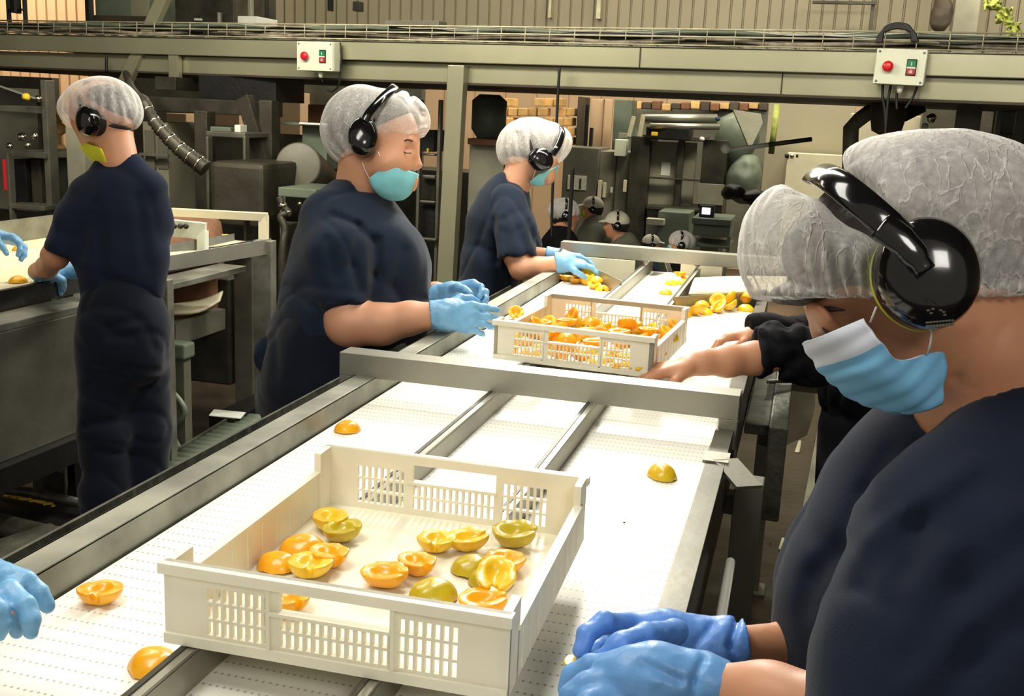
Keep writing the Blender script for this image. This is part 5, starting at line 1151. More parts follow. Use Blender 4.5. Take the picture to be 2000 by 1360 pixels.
cable('power_cable', [(1752, 178), (1751, 195), (1752, 214)], 0, .007, 'black cable under the white gland of the right control box')
cable('power_cable', [(1792, 166), (1783, 190), (1768, 212)], 0, .006, 'slanting black cable at the right corner of the right control box')
cable('hanging_cable', [(1093, 131), (1090, 180), (1087, 240), (1083, 300), (1079, 380), (1077, 470)], 0, .008, 'long black cable hanging from the beam to the far workers')
cable('hanging_cable', [(208, 112), (208, 140)], 0, .010, 'short black cable hanging between the beams above the worker seen from behind')

# ------------------------------------------------------------------ helpers for things in the hall behind
def brect(m, x0, y0, x1, y1, d, th, z0=None, mi=0):
    """upright box whose front fills the rectangle as seen; th metres deep"""
    a = V((x0+x1)/2, (y0+y1)/2, d); W_ = (x1-x0)*d/F_PX/2/math.cos(YAW)*.985; H_ = (y1-y0)*d/F_PX/2
    lo = a[2]-H_ if z0 is None else z0
    m.box((a[0]-W_, a[1], lo), (a[0]+W_, a[1]+th, a[2]+H_), mi); return a
def bg(name, rects, m_, label, cat, group=None, bev=.006, parts=None):
    m0 = MB(); r0 = rects[0]; a = V((r0[0]+r0[2])/2, (r0[1]+r0[3])/2, r0[4])
    T = thing(name, label, cat, (float(a[0]), float(a[1]), 0), group) if parts else None
    for r in rects: brect(m0, *r)
    o = m0.build(name if not parts else 'frame' if 'rack' in name or 'frame' in name else 'housing', m_, T, bevel=bev)
    if not parts: tag(o, label, cat, group); return o
    for (nm, rs, mm) in parts:
        g = MB()
        for r in rs: brect(g, *r)
        g.build(nm, mm, T, bevel=.003)
    return T
def blob(name, px, py, d, r, m_, label, cat, group=None, seed=0, sq=(1, 1, 1)):
    f = SDF(); a = V(px, py, d); q = rp(r, d); f.ell(a, (q*sq[0], q*sq[1], q*sq[2]), k=.01); f.wave(lambda X: q*.18*snoise(X, 2.2/q, seed)+q*.08*snoise(X, 5/q, seed+1))
    o = f.build(name, m_, None, res=max(q/12, .008), smooth=1); return tag(o, label, cat, group)
# ---- on the platform
m = MB(); D = 8.6
bg('hopper', [(178, -60, 296, 46, 8.6, .8)], M_greyg, 'greenish grey hopper standing on the platform at the left', 'hopper', parts=[('side_panel', [(252, -60, 292, 30, 8.55, .02)], M_beam), ('base_band', [(176, 31, 298, 47, 8.52, .02)], M_under)])
bg('standing_machine', [(335, -60, 462, 50, 8.4, .7)], M_dark, 'tall dark machine on the platform between the brace and the white carton', 'machine', parts=[('shiny_bracket', [(424, 24, 431, 46, 8.3, .03)], M_lamp), ('label_plate', [(378, 36, 395, 40, 8.35, .01)], M_white)])
bg('carton', [(462, 32, 505, 54, 7.6, .3)], M_white, 'small white carton on the platform, right of the dark machine', 'box')
bg('upright_pipe', [(483, -60, 490, 50, 8.2, .05)], M_grey, 'thin upright pipe behind the white carton', 'pipe'); bg('upright_duct', [(516, -60, 528, 50, 8.3, .1)], M_dark, 'dark upright duct right of the white carton', 'duct')
bg('guard_post', [(164, -60, 174, 48, 8.3, .06)], M_black, 'black post left of the greenish hopper on the platform', 'post')
bg('handrail_frame', [(10, -60, 14, 46, 8.2, .04), (42, -60, 46, 46, 8.2, .04), (14, 16, 44, 20, 8.2, .04), (18, -20, 28, 24, 8.15, .08)], M_black, 'black handrail frame on the platform at the far left', 'handrail')
bg('wall_bracket', [(639, -20, 645, 20, 12.6, .1)], M_black, 'small dark bracket on the cladding, left one above the middle woman', 'bracket'); bg('wall_lamp', [(688, 3, 703, 21, 12.6, .12)], M_dark, 'small square dark lamp on the cladding above the middle woman', 'lamp')
bg('conduit', [(1703, -60, 1710, 66, 11.5, .05), (1590, 2, 1708, 8, 11.5, .05)], M_dark, 'dark conduit on the rear cladding above the right control box', 'conduit')
blob('hanging_bundle', 1838, 22, 10.5, 26, M_under, 'brown bundle hanging on the rear wall above the right control box', 'bundle', seed=3, sq=(.8, .6, 1.5))
for i, (px, py, r) in enumerate(((1940, 4, 17), (1962, 32, 17), (1980, 58, 14))):
    f = SDF(); RR = random.Random(i)
    for k in range(26): f.cap(V(px+RR.uniform(-r, r), py+RR.uniform(-r, r), 8.0+RR.uniform(-.07, .07)), V(px+RR.uniform(-r, r), py+RR.uniform(-r, r), 8.0), .012, .008, k=.01)
    tag(f.build('leafy_growth', M_moss, None, res=.008), ('top', 'middle', 'lowest')[i]+' clump of yellow green growth at the top right corner', 'plant')
# ---- left side under the platform
bg('storage_rack', [(84, 160, 97, 440, 6.3, .08, 0), (-10, 208, 92, 220, 6.3, .5), (14, 296, 92, 308, 6.3, .5), (8, 400, 92, 410, 6.3, .5), (14, 300, 20, 440, 6.3, .05)], M_steeld, 'grey storage rack with dark bins at the far left under the platform', 'rack',
   parts=[('dark_bin', [(24, 312, 54, 398, 6.4, .3)], M_black), ('dark_bin', [(60, 312, 82, 398, 6.4, .3)], M_dark), ('red_strip', [(5, 312, 14, 372, 6.3, .05)], M_red), ('back_sheet', [(-30, 175, 84, 410, 6.9, .03)], M_greyd)])
for i, (px, py, r) in enumerate(((52, 190, 8), (75, 193, 7), (42, 268, 9), (68, 266, 7), (20, 285, 7), (54, 284, 7))):
    blob('lamp_head' if i < 2 else 'metal_fitting', px, py, 6.2, r, M_yel if i == 0 else M_lamp, ('round yellow fitting on top of the left rack', 'bright fitting beside the yellow one on the left rack', 'tan lump on the left rack shelf', 'shiny lump on the left rack shelf, nearest its post', 'small fitting on the left rack, nearest the picture edge', 'small lower fitting on the left rack shelf')[i], 'fitting', seed=i)
m = MB(); m.hexa([V(-30, 160, 6.6), V(100, 205, 6.6), V(100, 205, 6.9), V(-30, 160, 6.9), V(-30, 156, 6.6), V(100, 201, 6.6), V(100, 201, 6.9), V(-30, 156, 6.9)]); tag(m.build('sloped_sheet', M_steel), 'sloping light steel sheet above the left storage rack', 'sheet')
bg('support_post', [(130, 250, 170, 480, 6.0, .12, 0)], M_grey, 'wide grey brown post behind the worker seen from behind', 'post')
for i in range(8):
    blob('rock', 112+(i % 2)*9-4, 232+i*20, 6.9, 12, M_brick, 'pale stone in the pile between the left rack and the wide post', 'stone', 'stones behind the left rack', i)
bg('mezzanine_frame', [(268, 194, 545, 222, 6.6, .12), (380, 220, 408, 520, 6.6, .1, 0), (505, 200, 532, 520, 6.5, .1, 0)], M_dark, 'dark steel frame of thick beam and legs between the two left workers', 'frame',
   parts=[('upper_block', [(380, 150, 545, 196, 6.8, .4)], M_black), ('diagonal_strut', [(300, 150, 345, 175, 6.8, .3)], M_dark)])
m = MB(); m.bar(V(478, 190, 6.45), V(520, 330, 6.45), .09, .06, BN); tag(m.build('diagonal_strut', M_dark, bevel=.004), 'dark diagonal strut left of the middle woman', 'strut')
hose = thing('flexible_hose', 'shiny ribbed flexible hose curving down behind the worker seen from behind', 'hose', tuple(float(c) for c in V(330, 270, 5.4)))
P = spline([onbeam(246, 142, -.10), V(256, 172, 6.0), V(268, 190, 5.6), V(282, 200, 5.4), V(300, 235, 5.4), V(322, 262, 5.4), V(350, 290, 5.4), V(378, 312, 5.4), V(402, 330, 5.4)], 9); rs = [rp(6+9*i/len(P)+(3 if i % 2 else 0), 5.4) for i in range(len(P))]
MB().tube(P, rs, 12).build('ribbed_tube', M_dark, hose)
for i in range(12, len(P)-2, 6): MB().tube([P[i], P[i+1]], rs[i]*1.25, 14).build('clamp_ring', M_lamp, hose)
bg('rear_cabinet', [(278, 240, 332, 425, 6.9, .4, 0)], M_grey, 'grey cabinet right of the head of the worker seen from behind', 'cabinet', parts=[('door_panel', [(282, 255, 302, 330, 6.85, .02)], M_greyd), ('door_panel', [(306, 255, 328, 330, 6.85, .02)], M_greyd), ('rail', [(268, 300, 330, 306, 6.8, .03)], M_steel)])
bg('tool_shelf', [(398, 258, 482, 268, 6.2, .3), (402, 268, 408, 420, 6.2, .05, 0), (474, 268, 480, 420, 6.2, .05, 0)], M_steeld, 'narrow shelf holding small white containers between the left workers', 'shelf')
bg('white_container', [(457, 244, 470, 259, 6.3, .08)], M_white, 'small white container on the narrow shelf', 'container'); bg('dark_tools', [(408, 248, 452, 259, 6.35, .12)], M_greyg, 'low green grey toolbox on the narrow shelf', 'toolbox')
bg('waste_hopper', [(405, 318, 520, 430, 5.9, .5)], M_dark, 'big dark grey hopper behind the end of the left conveyor', 'hopper', bev=.03)
m = MB(); rr = rp(46, 6.1); m.lathe(V(582, 322, 6.2), CF, [(.001, 0), (rr*.9, .0), (rr*.97, .004), (rr, .02), (rr, .7), (.001, .72)], 36); m.build('x', M_greyd); o = bpy.data.objects['x']; o.name = 'round_tank'; tag(o, 'round grey tank seen end on behind the back of the middle woman', 'tank')
bg('work_table', [(545, 240, 640, 246, 6.6, .3), (588, 245, 640, 330, 6.7, .3)], M_greyg, 'green grey work table with a light edge behind the middle woman', 'table', parts=[('edge_strip', [(582, 240, 640, 244, 6.55, .02)], M_white)])
bg('low_bench', [(540, 368, 620, 386, 5.8, .4), (546, 386, 552, 520, 5.8, .04, 0)], M_greyg, 'low greenish bench left of the middle woman, above a tangle of pipes', 'bench')
m = MB(); m.tube(spline([V(546, 385, 5.6), V(552, 402, 5.6), V(562, 415, 5.6), V(548, 424, 5.6), V(556, 450, 5.6), V(550, 520, 5.6), np.array((*V(550, 520, 5.6)[:2], 0))], 5), .02, 8); tag(m.build('bent_pipe', M_dark), 'dark bent pipe running down from the low bench to the floor', 'pipe')
for i, (px, py, r) in enumerate(((552, 402, 10), (562, 415, 8), (548, 424, 7), (585, 398, 5))): blob('pipe_fitting', px, py, 5.6, r, M_lamp, 'shiny pipe fitting in the tangle beside the middle woman\'s back', 'fitting', 'shiny fittings below the low bench', i+4)
bg('brown_crate_stack', [(600, 205, 640, 240, 7.2, .3)], M_rust, 'brown crate behind the head of the middle woman', 'crate')
for i, (x0, y0, x1, y1) in enumerate(((545, 182, 588, 262), (322, 222, 366, 246), (410, 222, 470, 246))): bg('tan_panel', [(x0, y0, x1, y1, 10.4, .6)], M_tan, ('upright', 'left small', 'right small')[i]+' tan lit panel seen through the dark steel frame', 'panel')
# wire guard behind middle woman's front
bg('ladder_rack', [(812, 200, 818, 600, 6.9, .05, 0), (850, 200, 856, 600, 6.9, .05, 0), (818, 342, 850, 348, 6.9, .05), (818, 392, 850, 397, 6.9, .05), (818, 465, 852, 470, 6.9, .05), (818, 300, 850, 304, 6.9, .05)], M_steeld, 'ladder like rack left of the steel post', 'rack',
   parts=[('dark_unit', [(822, 255, 848, 296, 7.0, .3)], M_black), ('dark_unit', [(820, 350, 850, 390, 7.0, .3)], M_dark), ('dark_unit', [(820, 400, 850, 462, 7.0, .3)], M_black), ('pilot_light', [(833, 290, 837, 299, 6.95, .02)], M_yel)])
m = MB(); m.lathe(V(955, 232, 7.4), (0, 0, 1), [(rp(18, 7.4), -rp(44, 7.4)), (rp(34, 7.4), -rp(20, 7.4)), (rp(34, 7.4), rp(34, 7.4)), (rp(20, 7.4), rp(46, 7.4))], 28); tag(m.build('conical_tank', M_greyg), 'grey green conical tank just right of the steel post', 'tank')
bg('motor_bench', [(915, 280, 985, 340, 7.0, .4, 0)], M_grey, 'grey bench with brown stains between the post and the far woman', 'bench', parts=[('stained_top', [(912, 272, 990, 284, 6.9, .45)], M_rust)])
# dark machinery mass that closes the view below eye level
bg('machine_bank', [(-100, 420, 560, 640, 9.4, .5, 0)], M_dark, 'long low dark machine bank along the hall at the left', 'machine'); bg('machine_bank', [(540, 330, 1000, 640, 9.6, .5, 0)], M_dark, 'long dark machine bank behind the middle and far women', 'machine')
bg('dark_backdrop', [(-200, 150, 130, 430, 10.6, .1, 0)], M_greyd, 'dark partition behind the left storage rack', 'backdrop'); bg('dark_backdrop', [(160, 150, 835, 430, 10.8, .1, 0)], M_greyd, 'long dark partition behind the dark steel frame and the middle woman', 'backdrop'); bg('dark_backdrop', [(1232, 208, 1500, 480, 11.2, .1, 0)], M_greyd, 'dark partition behind the centre enclosure', 'backdrop'); bg('dark_backdrop', [(1800, 195, 2150, 480, 9.5, .1, 0)], M_dark, 'dark partition at the right edge behind the shelf stand', 'backdrop')  # added dark backdrops that dim the view, standing in for dark machinery
# ---- pallets of ochre blocks
R = random.Random(11); 
for r in range(5):
    for c in range(9):
        x0 = 948+c*19+R.uniform(-1, 1)+(r % 2)*6; y0 = 192+r*19
        if R.random() < .12: continue
        m = MB(); brect(m, x0, y0, x0+17, y0+15.5, 10.4+R.uniform(-.05, .05), .2); tag(m.build('stacked_carton', M_brick, bevel=.01), 'ochre carton in the wall of stacked cartons above the far woman', 'carton', 'ochre cartons stacked above the far woman')
bg('pallet_rack', [(944, 288, 1130, 292, 10.3, .5), (944, 190, 948, 292, 10.3, .5, 0), (1126, 190, 1130, 292, 10.3, .5, 0)], M_dark, 'dark rack carrying the ochre cartons', 'rack')
bg('roller_door', [(1152, 195, 1194, 285, 10.6, .06, 0)], M_tan, 'tan slatted door right of the ochre cartons', 'door', parts=[('slat_seam', [(1176, 195, 1178, 285, 10.55, .02)], M_rust)])
bg('vertical_duct', [(1198, 196, 1232, 275, 9.8, .3, 0)], M_greyg, 'grey green vertical duct right of the tan slatted door', 'duct', parts=[('junction_box', [(1208, 260, 1224, 270, 9.7, .05)], M_grey)])
for i, (x, y0, y1) in enumerate(((1141, 205, 300), (1150, 250, 300))): bg('support_strut', [(x, y0, x+6, y1, 9.3, .05)], M_black, ('left', 'right')[i]+' of two thin black struts beside the far woman\'s hairnet', 'strut')
R = random.Random(4)
for i in range(14):
    x0 = 1235+i*19; m = MB(); brect(m, x0, 200+R.uniform(-3, 3), x0+17, 212+R.uniform(0, 5), 10.8, .2); tag(m.build('roof_carton', [M_brick, M_under, M_rust][i % 3], bevel=.01), 'carton in the long row just under the platform at the right', 'carton', 'cartons in the row under the platform')
# ---- cabinets in the middle distance
bg('control_cabinet', [(1096, 290, 1164, 480, 9.0, .5, 0)], M_greyd, 'grey brown control cabinet with a paper notice, left of the cabinet row', 'cabinet', parts=[('paper_notice', [(1108, 343, 1145, 371, 8.97, .01)], M_paper), ('notice_mark', [(1131, 349, 1135, 369, 8.96, .01)], M_dark), ('vent_plate', [(1118, 308, 1142, 330, 8.98, .01)], M_grey)])
bg('control_cabinet', [(1167, 298, 1225, 480, 9.0, .45, 0)], M_grey, 'taller grey cabinet with light door handles, second in the cabinet row', 'cabinet', parts=[('door_seam', [(1198, 300, 1200, 480, 8.97, .01)], M_dark), ('handle', [(1167, 353, 1174, 387, 8.93, .06)], M_cream), ('handle', [(1177, 357, 1182, 386, 8.93, .06)], M_cream), ('paper_sticker', [(1162, 298, 1181, 311, 8.96, .01)], M_paper), ('latch', [(1192, 366, 1196, 377, 8.94, .03)], M_white)])
bg('light_panel_box', [(1200, 273, 1222, 305, 8.8, .15)], M_box, 'pale green box on top of the grey cabinet row', 'box')
bg('glazed_enclosure', [(1226, 268, 1262, 480, 8.8, .5, 0), (1366, 275, 1412, 480, 8.8, .5, 0), (1262, 405, 1366, 412, 8.7, .55), (1256, 266, 1372, 274, 8.7, .55), (1256, 348, 1366, 351, 8.75, .05), (1320, 274, 1331, 405, 8.75, .1)], M_dark, 'dark framed machine enclosure with two tall door panels in the centre background', 'machine',
   parts=[('door_panel', [(1268, 278, 1319, 404, 8.85, .04)], M_grey), ('door_panel', [(1333, 280, 1356, 404, 8.85, .04)], M_grey), ('paper_notice', [(1291, 317, 1309, 343, 8.83, .01)], M_white), ('paper_notice', [(1334, 302, 1354, 329, 8.83, .01)], M_paper), ('handle', [(1217, 352, 1223, 375, 8.75, .03)], M_cream), ('lower_panel', [(1262, 412, 1366, 480, 8.8, .4, 0)], M_greyd), ('side_panel', [(1362, 360, 1412, 400, 8.7, .05)], M_grey)])
m = MB(); m.cyl(V(1252, 232, 8.7), V(1400, 232, 8.7), rp(9, 8.7), n=18); m.cyl(V(1270, 246, 8.6), V(1405, 248, 8.6), rp(6, 8.6), n=14); tag(m.build('overhead_pipes', M_steel), 'pair of shiny horizontal pipes above the centre enclosure', 'pipe')
bg('drive_unit', [(1262, 250, 1345, 272, 8.6, .3)], M_black, 'black drive unit on top of the centre enclosure, with a yellow cap', 'machine', parts=[('yellow_cap', [(1272, 258, 1283, 265, 8.55, .05)], M_yel)])
for i, (a, b) in enumerate((((1238, 228), (1228, 268)), ((1256, 228), (1249, 268)))):
    m = MB(); m.bar(V(*a, 8.5), V(*b, 8.5), .03, .03, BN); tag(m.build('diagonal_stay', M_tray, bevel=.003), ('left', 'right')[i]+' of the two pale stays above the centre enclosure', 'stay')
blob('blue_valve', 1402, 232, 8.4, 5, M_blsh, 'small blue valve at the end of the shiny pipes', 'valve'); blob('white_tap', 1371, 272, 8.4, 5, M_white, 'small white fitting right of the black drive unit', 'fitting')
# right side machinery
m = MB(); m.lathe(V(1438, 285, 8.9), (0, 0, 1), [(rp(10, 8.9), -rp(60, 8.9)), (rp(44, 8.9), rp(10, 8.9)), (rp(40, 8.9), rp(50, 8.9)), (rp(8, 8.9), rp(66, 8.9))], 28); tag(m.build('large_funnel', M_greyg), 'large grey green funnel right of the centre enclosure', 'funnel')
m = MB(); m.prism([V(1432, 214, 8.3), V(1486, 222, 8.3), V(1490, 240, 8.3), V(1465, 292, 8.3)], CF*.03); tag(m.build('deflector_sheet', M_grey), 'pale grey bent sheet hanging left of the green pole', 'sheet')
m = MB(); m.cyl(V(1518, 205, 7.8), V(1506, 300, 7.8), .022, n=12); tag(m.build('green_pole', M_moss), 'slim yellow green pole under the platform at the right', 'pole')
lv = thing('long_lever', 'long white lever rod with a rounded end, pointing at the nearest woman\'s hairnet', 'lever', tuple(float(c) for c in V(1490, 285, 6.5)))
MB().tube([V(1420, 294, 6.5), V(1500, 283, 6.5)], .014, 10).build('rod', M_white, lv); MB().tube([V(1500, 283, 6.5), V(1585, 272, 6.5)], .014, 10).build('rod_sleeve', M_dark, lv); MB().lathe(V(1416, 292, 6.45), -CF, [(.005, 0), (.03, .01), (.03, .03), (.005, .04)], 16).build('rod_end', M_white, lv)
blob('round_vessel', 1452, 350, 8.8, 36, M_greyg, 'round grey green vessel below the long white lever', 'vessel', seed=5, sq=(1, 1, 1.3))
blob('black_motor', 1432, 374, 7.6, 20, M_black, 'black motor block right of the centre enclosure', 'motor', seed=2, sq=(1.1, 1, .8)); blob('black_motor', 1470, 384, 7.6, 22, M_black, 'second black motor, nearest the edge of the big hairnet', 'motor', seed=6, sq=(1.3, 1, .6))
bg('packing_table', [(1352, 428, 1426, 440, 7.8, .5), (1354, 440, 1424, 462, 7.9, .4), (1354, 462, 1360, 520, 7.8, .05, -.78), (1418, 462, 1424, 520, 7.8, .05, -.78), (1354, 478, 1424, 484, 7.8, .4)], M_greyg, 'pale green packing table behind the far crossbar', 'table')
bg('small_screen', [(1366, 402, 1394, 424, 7.9, .08)], M_black, 'small bright screen standing on the pale green table', 'screen', parts=[('display', [(1371, 406, 1387, 419, 7.88, .01)], M_screen)])
bg('low_unit', [(1285, 415, 1345, 455, 8.35, .4, 0)], M_greyg, 'grey green low unit left of the small bright screen', 'machine', parts=[('paper_tray', [(1262, 428, 1296, 440, 8.3, .1)], M_paper)])
bg('rear_wall_panel', [(1500, 205, 1660, 330, 9.8, .05, 0)], M_clad, 'tan wall panel behind the right side, with a thin frame on it', 'panel', parts=[('thin_frame', [(1612, 222, 1650, 225, 9.75, .03), (1612, 222, 1615, 265, 9.75, .03)], M_rust), ('ledge', [(1540, 302, 1650, 330, 9.5, .3, 0)], M_cream)])
for i in range(6): tag(MB().lathe(V(1537+i*10, 305, 9.55), (0, 0, 1), [(.005, -.02), (.02, -.01), (.02, .015), (.004, .02)], 10).build('bolt_head', M_lamp if i % 2 else M_black), 'small round bolt in the row on the ledge at the right', 'bolt', 'row of bolts on the ledge')
m = MB(); m.tube([V(1660, 330, 6.6), V(1662, 250, 6.6), V(1680, 232, 6.6), V(1712, 208, 6.6)], rp(15, 6.6), 4); tag(m.build('square_duct', M_grey, bevel=.003), 'bent square grey duct under the platform at the right', 'duct')
m = MB(); m.lathe(V(1734, 232, 5.9), (0, 0, 1), [(rp(14, 5.9), -rp(31, 5.9)), (rp(28, 5.9), -rp(24, 5.9)), (rp(35, 5.9), rp(10, 5.9)), (rp(35, 5.9), rp(32, 5.9))], 10); tag(m.build('faceted_drum', M_under), 'brown faceted drum hanging under the right control box', 'drum')
m = MB(); m.bar(V(1760, 225, 6.2), V(1800, 205, 6.2), .06, .08); tag(m.build('bracket_arm', M_black), 'black arm right of the brown drum', 'bracket')
bg('pale_sheet', [(1662, 225, 1800, 300, 7.6, .03)], M_cream, 'pale plastic sheet behind the brown drum', 'sheet')
blob('metal_valve', 1818, 232, 6.6, 10, M_lamp, 'shiny valve right of the brown drum', 'valve', seed=1); blob('metal_valve', 1806, 248, 6.5, 7, M_box, 'small pale valve under the shiny one', 'valve', seed=2)
bg('rear_unit', [(1800, 205, 1892, 340, 7.4, .4, 0)], M_greyd, 'dark grey unit left of the thick brown post at the right', 'machine')
bg('shelf_stand', [(1935, 215, 1945, 420, 6.5, .06, 0), (1974, 210, 1990, 420, 6.4, .06, 0), (1935, 262, 2040, 272, 6.5, .3), (1935, 280, 2040, 286, 6.5, .3), (1935, 330, 2040, 336, 6.5, .3)], M_greyg, 'green grey shelf stand at the right picture edge', 'rack', parts=[('back_sheet', [(1935, 215, 2060, 420, 6.9, .03)], M_greyd)])
for i, (px, py) in enumerate(((1943, 290), (1956, 304), (1985, 305), (1990, 292), (1962, 318))): blob('shiny_part', px, py, 6.3, 5, M_lamp, 'small shiny metal part on the shelf stand at the right edge', 'metal part', 'shiny parts on the right shelf stand', i)
# near left, black square tubes to the side of the far woman
bg('cable_mast', [(1150-40, 330, 1150-34, 480, 6.2, .04, 0)], M_black, 'slim black mast in front of the far woman\'s elbow', 'mast')
# ------------------------------------------------------------------ second conveyor at the left
c2 = thing('inspection_conveyor', 'second sorting conveyor at the left, cream trays above a big dark steel side panel', 'conveyor', (-2.7, 2.6, 0))
m = MB(); m.hexa([(-2.36, 1.2, .50), (-2.32, 1.2, .50), (-2.25, 3.35, .50), (-2.29, 3.35, .50), (-2.36, 1.2, .90), (-2.32, 1.2, .90), (-2.25, 3.35, .90), (-2.29, 3.35, .90)]); m.build('side_panel', M_steeld, c2, bevel=.004)
m = MB(); m.hexa([(-2.44, 1.2, .90), (-2.31, 1.2, .90), (-2.24, 4.0, .90), (-2.37, 4.0, .90), (-2.44, 1.2, .925), (-2.31, 1.2, .925), (-2.24, 4.0, .925), (-2.37, 4.0, .925)]); m.build('lower_rail', M_steelx, c2, bevel=.004)
m = MB(); m.hexa([(-2.46, 1.2, .93), (-2.44, 1.2, .93), (-2.37, 4.3, .93), (-2.39, 4.3, .93), (-2.46, 1.2, .99), (-2.44, 1.2, .99), (-2.37, 4.3, .99), (-2.39, 4.3, .99)]); m.build('black_gutter', M_black, c2)
m = MB(); m.box((-3.25, 1.2, .955), (-2.46, 4.35, .965)); m.build('belt', M_belt2, c2)
m = MB(); m.hexa([(-2.56, 1.2, .965), (-2.47, 1.2, .965), (-2.41, 4.3, .965), (-2.50, 4.3, .965), (-2.56, 1.2, .985), (-2.47, 1.2, .985), (-2.41, 4.3, .985), (-2.50, 4.3, .985)]); m.build('tray_edge', M_cream, c2)
m = MB(); m.box((-2.80, 1.2, .965), (-2.78, 4.3, 1.02)); m.build('divider', M_white, c2)
m = MB(); m.box((-3.27, 1.2, .90), (-3.25, 4.35, 1.06)); m.build('side_rail', M_steelx, c2)
m = MB(); a = V(45, 492, 3.9); m.box((-3.24, 3.1, .965), (-2.85, 3.12, 1.05)); m.build('back_board', M_cream, c2)
# end frame
def W2(x0, y0, x1, y1, d, th, m_, name, z0=None, bev=.003):
    g = MB(); brect(g, x0, y0, x1, y1, d, th, z0); return g.build(name, m_, c2, bevel=bev)
m = MB(); m.bar(V(325, 414, 4.75), V(522, 424, 4.75), .04, .035, mi=0); m.bar(V(515, 420, 4.75), V(515, 470, 4.75), .035, .035); m.build('crossbar', M_cream, c2, bevel=.002)
m = MB(); m.bar(V(325, 444, 4.45), V(402, 452, 4.45), .03, .07); m.bar(V(396, 450, 4.45), V(396, 492, 4.45), .04, .03); bx = m.build('sensor_beam', M_box, c2, bevel=.002)
m = MB(); 
for x in (340, 352, 363): m.cyl(V(x, 442, 4.42), V(x, 442, 4.39), .012, n=12)
m.build('push_button', M_dark, bx)
m = MB(); m.hexa([V(326, 500, 4.35), V(458, 470, 4.6), V(458, 470, 4.65), V(326, 500, 4.4), V(326, 478, 4.35), V(458, 456, 4.6), V(458, 456, 4.65), V(326, 478, 4.4)]); m.build('inner_rail', M_steelx, c2)
m = MB(); m.hexa([V(326, 530, 4.0), V(530, 496, 4.5), V(530, 496, 4.53), V(326, 530, 4.03), V(326, 500, 4.0), V(530, 466, 4.5), V(530, 466, 4.53), V(326, 500, 4.03)]); m.build('outer_rail', M_steel, c2, bevel=.001)
W2(494, 470, 531, 800, 4.55, .05, M_steelx, 'leg', 0); W2(456, 500, 494, 760, 4.9, .05, M_steeld, 'leg', 0); W2(318, 545, 332, 920, 3.9, .04, M_steelx, 'leg', 0)
m = MB(); m.lathe(V(345, 540, 5.0), (CR+CF*.2), [(.001, -.05), (.28, -.05), (.295, -.045), (.30, -.03), (.30, .16), (.26, .2), (.001, .2)], 40); m.build('drum', M_rust, c2)
m = MB(); m.bar(V(332, 654, 4.3), V(430, 622, 4.7), .05, .09); m.build('lower_beam', M_steeld, c2)
m = MB(); m.sheet(resample([[V(330, 598, 4.5), V(390, 590, 4.6), V(436, 572, 4.7)], [V(330, 616, 4.35), V(388, 612, 4.45), V(430, 590, 4.6)]], 4), .01); m.build('curved_chute', M_cream, c2)
m = MB(); m.box((-3.2, 4.3, .3), (-2.5, 4.6, .8)); m.build('drive_housing', M_dark, c2, bevel=.01)
for y in (1.4, 2.4): m = MB(); m.box((-2.37, y, 0), (-2.32, y+.05, .9)); m.build('leg', M_dark, c2)
for x, y in ((-3.2, 1.4), (-3.2, 4.2)): m = MB(); m.box((x, y, 0), (x+.05, y+.05, .9)); m.build('leg', M_dark, c2)
m = MB(); m.hexa([(-2.34, 1.2, .42), (-2.28, 1.2, .42), (-2.21, 3.3, .42), (-2.27, 3.3, .42), (-2.34, 1.2, .50), (-2.28, 1.2, .50), (-2.21, 3.3, .50), (-2.27, 3.3, .50)]); m.build('lower_frame', M_black, c2)
for (px, py, z, lab, s) in ((38, 490, 1.0, 'peach half under the blue glove at the left picture edge', 1.0), (35, 552, .985, 'orange peach half on the cream tray edge of the left conveyor', 1.1)):
    q = at(px, py, z=z); peach((q[0], q[1], z if z > .99 else .985), 'dome', .3, s, 0, 0, lab, 'peach halves on the left conveyor')
for (px, py) in ((333, 468), (430, 470), (445, 466), (418, 474), (437, 478)):
    q = at(px, py, z=.975); peach((q[0], q[1], .968), random.choice(['dome', 'cup']), px, 1.1, 1, 1, 'yellow peach half at the far end of the left conveyor', 'peaches at the end of the left conveyor')

# ------------------------------------------------------------------ things on the floor between the conveyors
def slabp(m, pts, z0, z1, mi=0): m.hexa([(p[0], p[1], z0) for p in pts]+[(p[0], p[1], z1) for p in pts], mi)
rc = thing('roller_chute', 'low roller track with translucent wheels on the floor below the left rail', 'roller track', (-2.0, 3.0, 0))
a0 = at(325, 935, z=.25); a1 = at(497, 822, z=.25); dr = nrm(a1-a0); sd = nrm(np.cross((0, 0, 1), dr))
m = MB(); m.bar(a0+sd*.06, a1+sd*.06, .012, .09); m.bar(a0-sd*.10, a1-sd*.10, .03, .07); m.build('side_bar', M_grime, rc)
for i in range(15): p = a0+(a1-a0)*(i+.5)/15; MB().cyl(p+sd*.055, p-sd*.085, .038, n=14).build('roller', M_greyg, rc)
for p in (a0, a1):
    m = MB(); m.box((p[0]-.03, p[1]-.03, 0), (p[0]+.03, p[1]+.03, .22)); m.build('leg', M_grime, rc)
m = MB(); q = [at(x, y, z=.30) for x, y in ((408, 812), (418, 800), (480, 806), (470, 818))]; m.hexa([(p[0], p[1], .298) for p in q]+[(p[0], p[1], .301) for p in q]); m.box((q[0][0], q[0][1]-.0, 0), (q[2][0], q[2][1]+.3, .298), 1); tag(m.build('paper_sheet', [M_white, M_black]), 'white sheet lying on a dark block beyond the roller track', 'paper')
tr = thing('floor_trough', 'dark oily floor trough at the lower left with yellow scraps along its lip', 'trough', (-1.9, 2.0, 0))
def tq(l, z): return [at(x, y, z=z) for x, y in l]
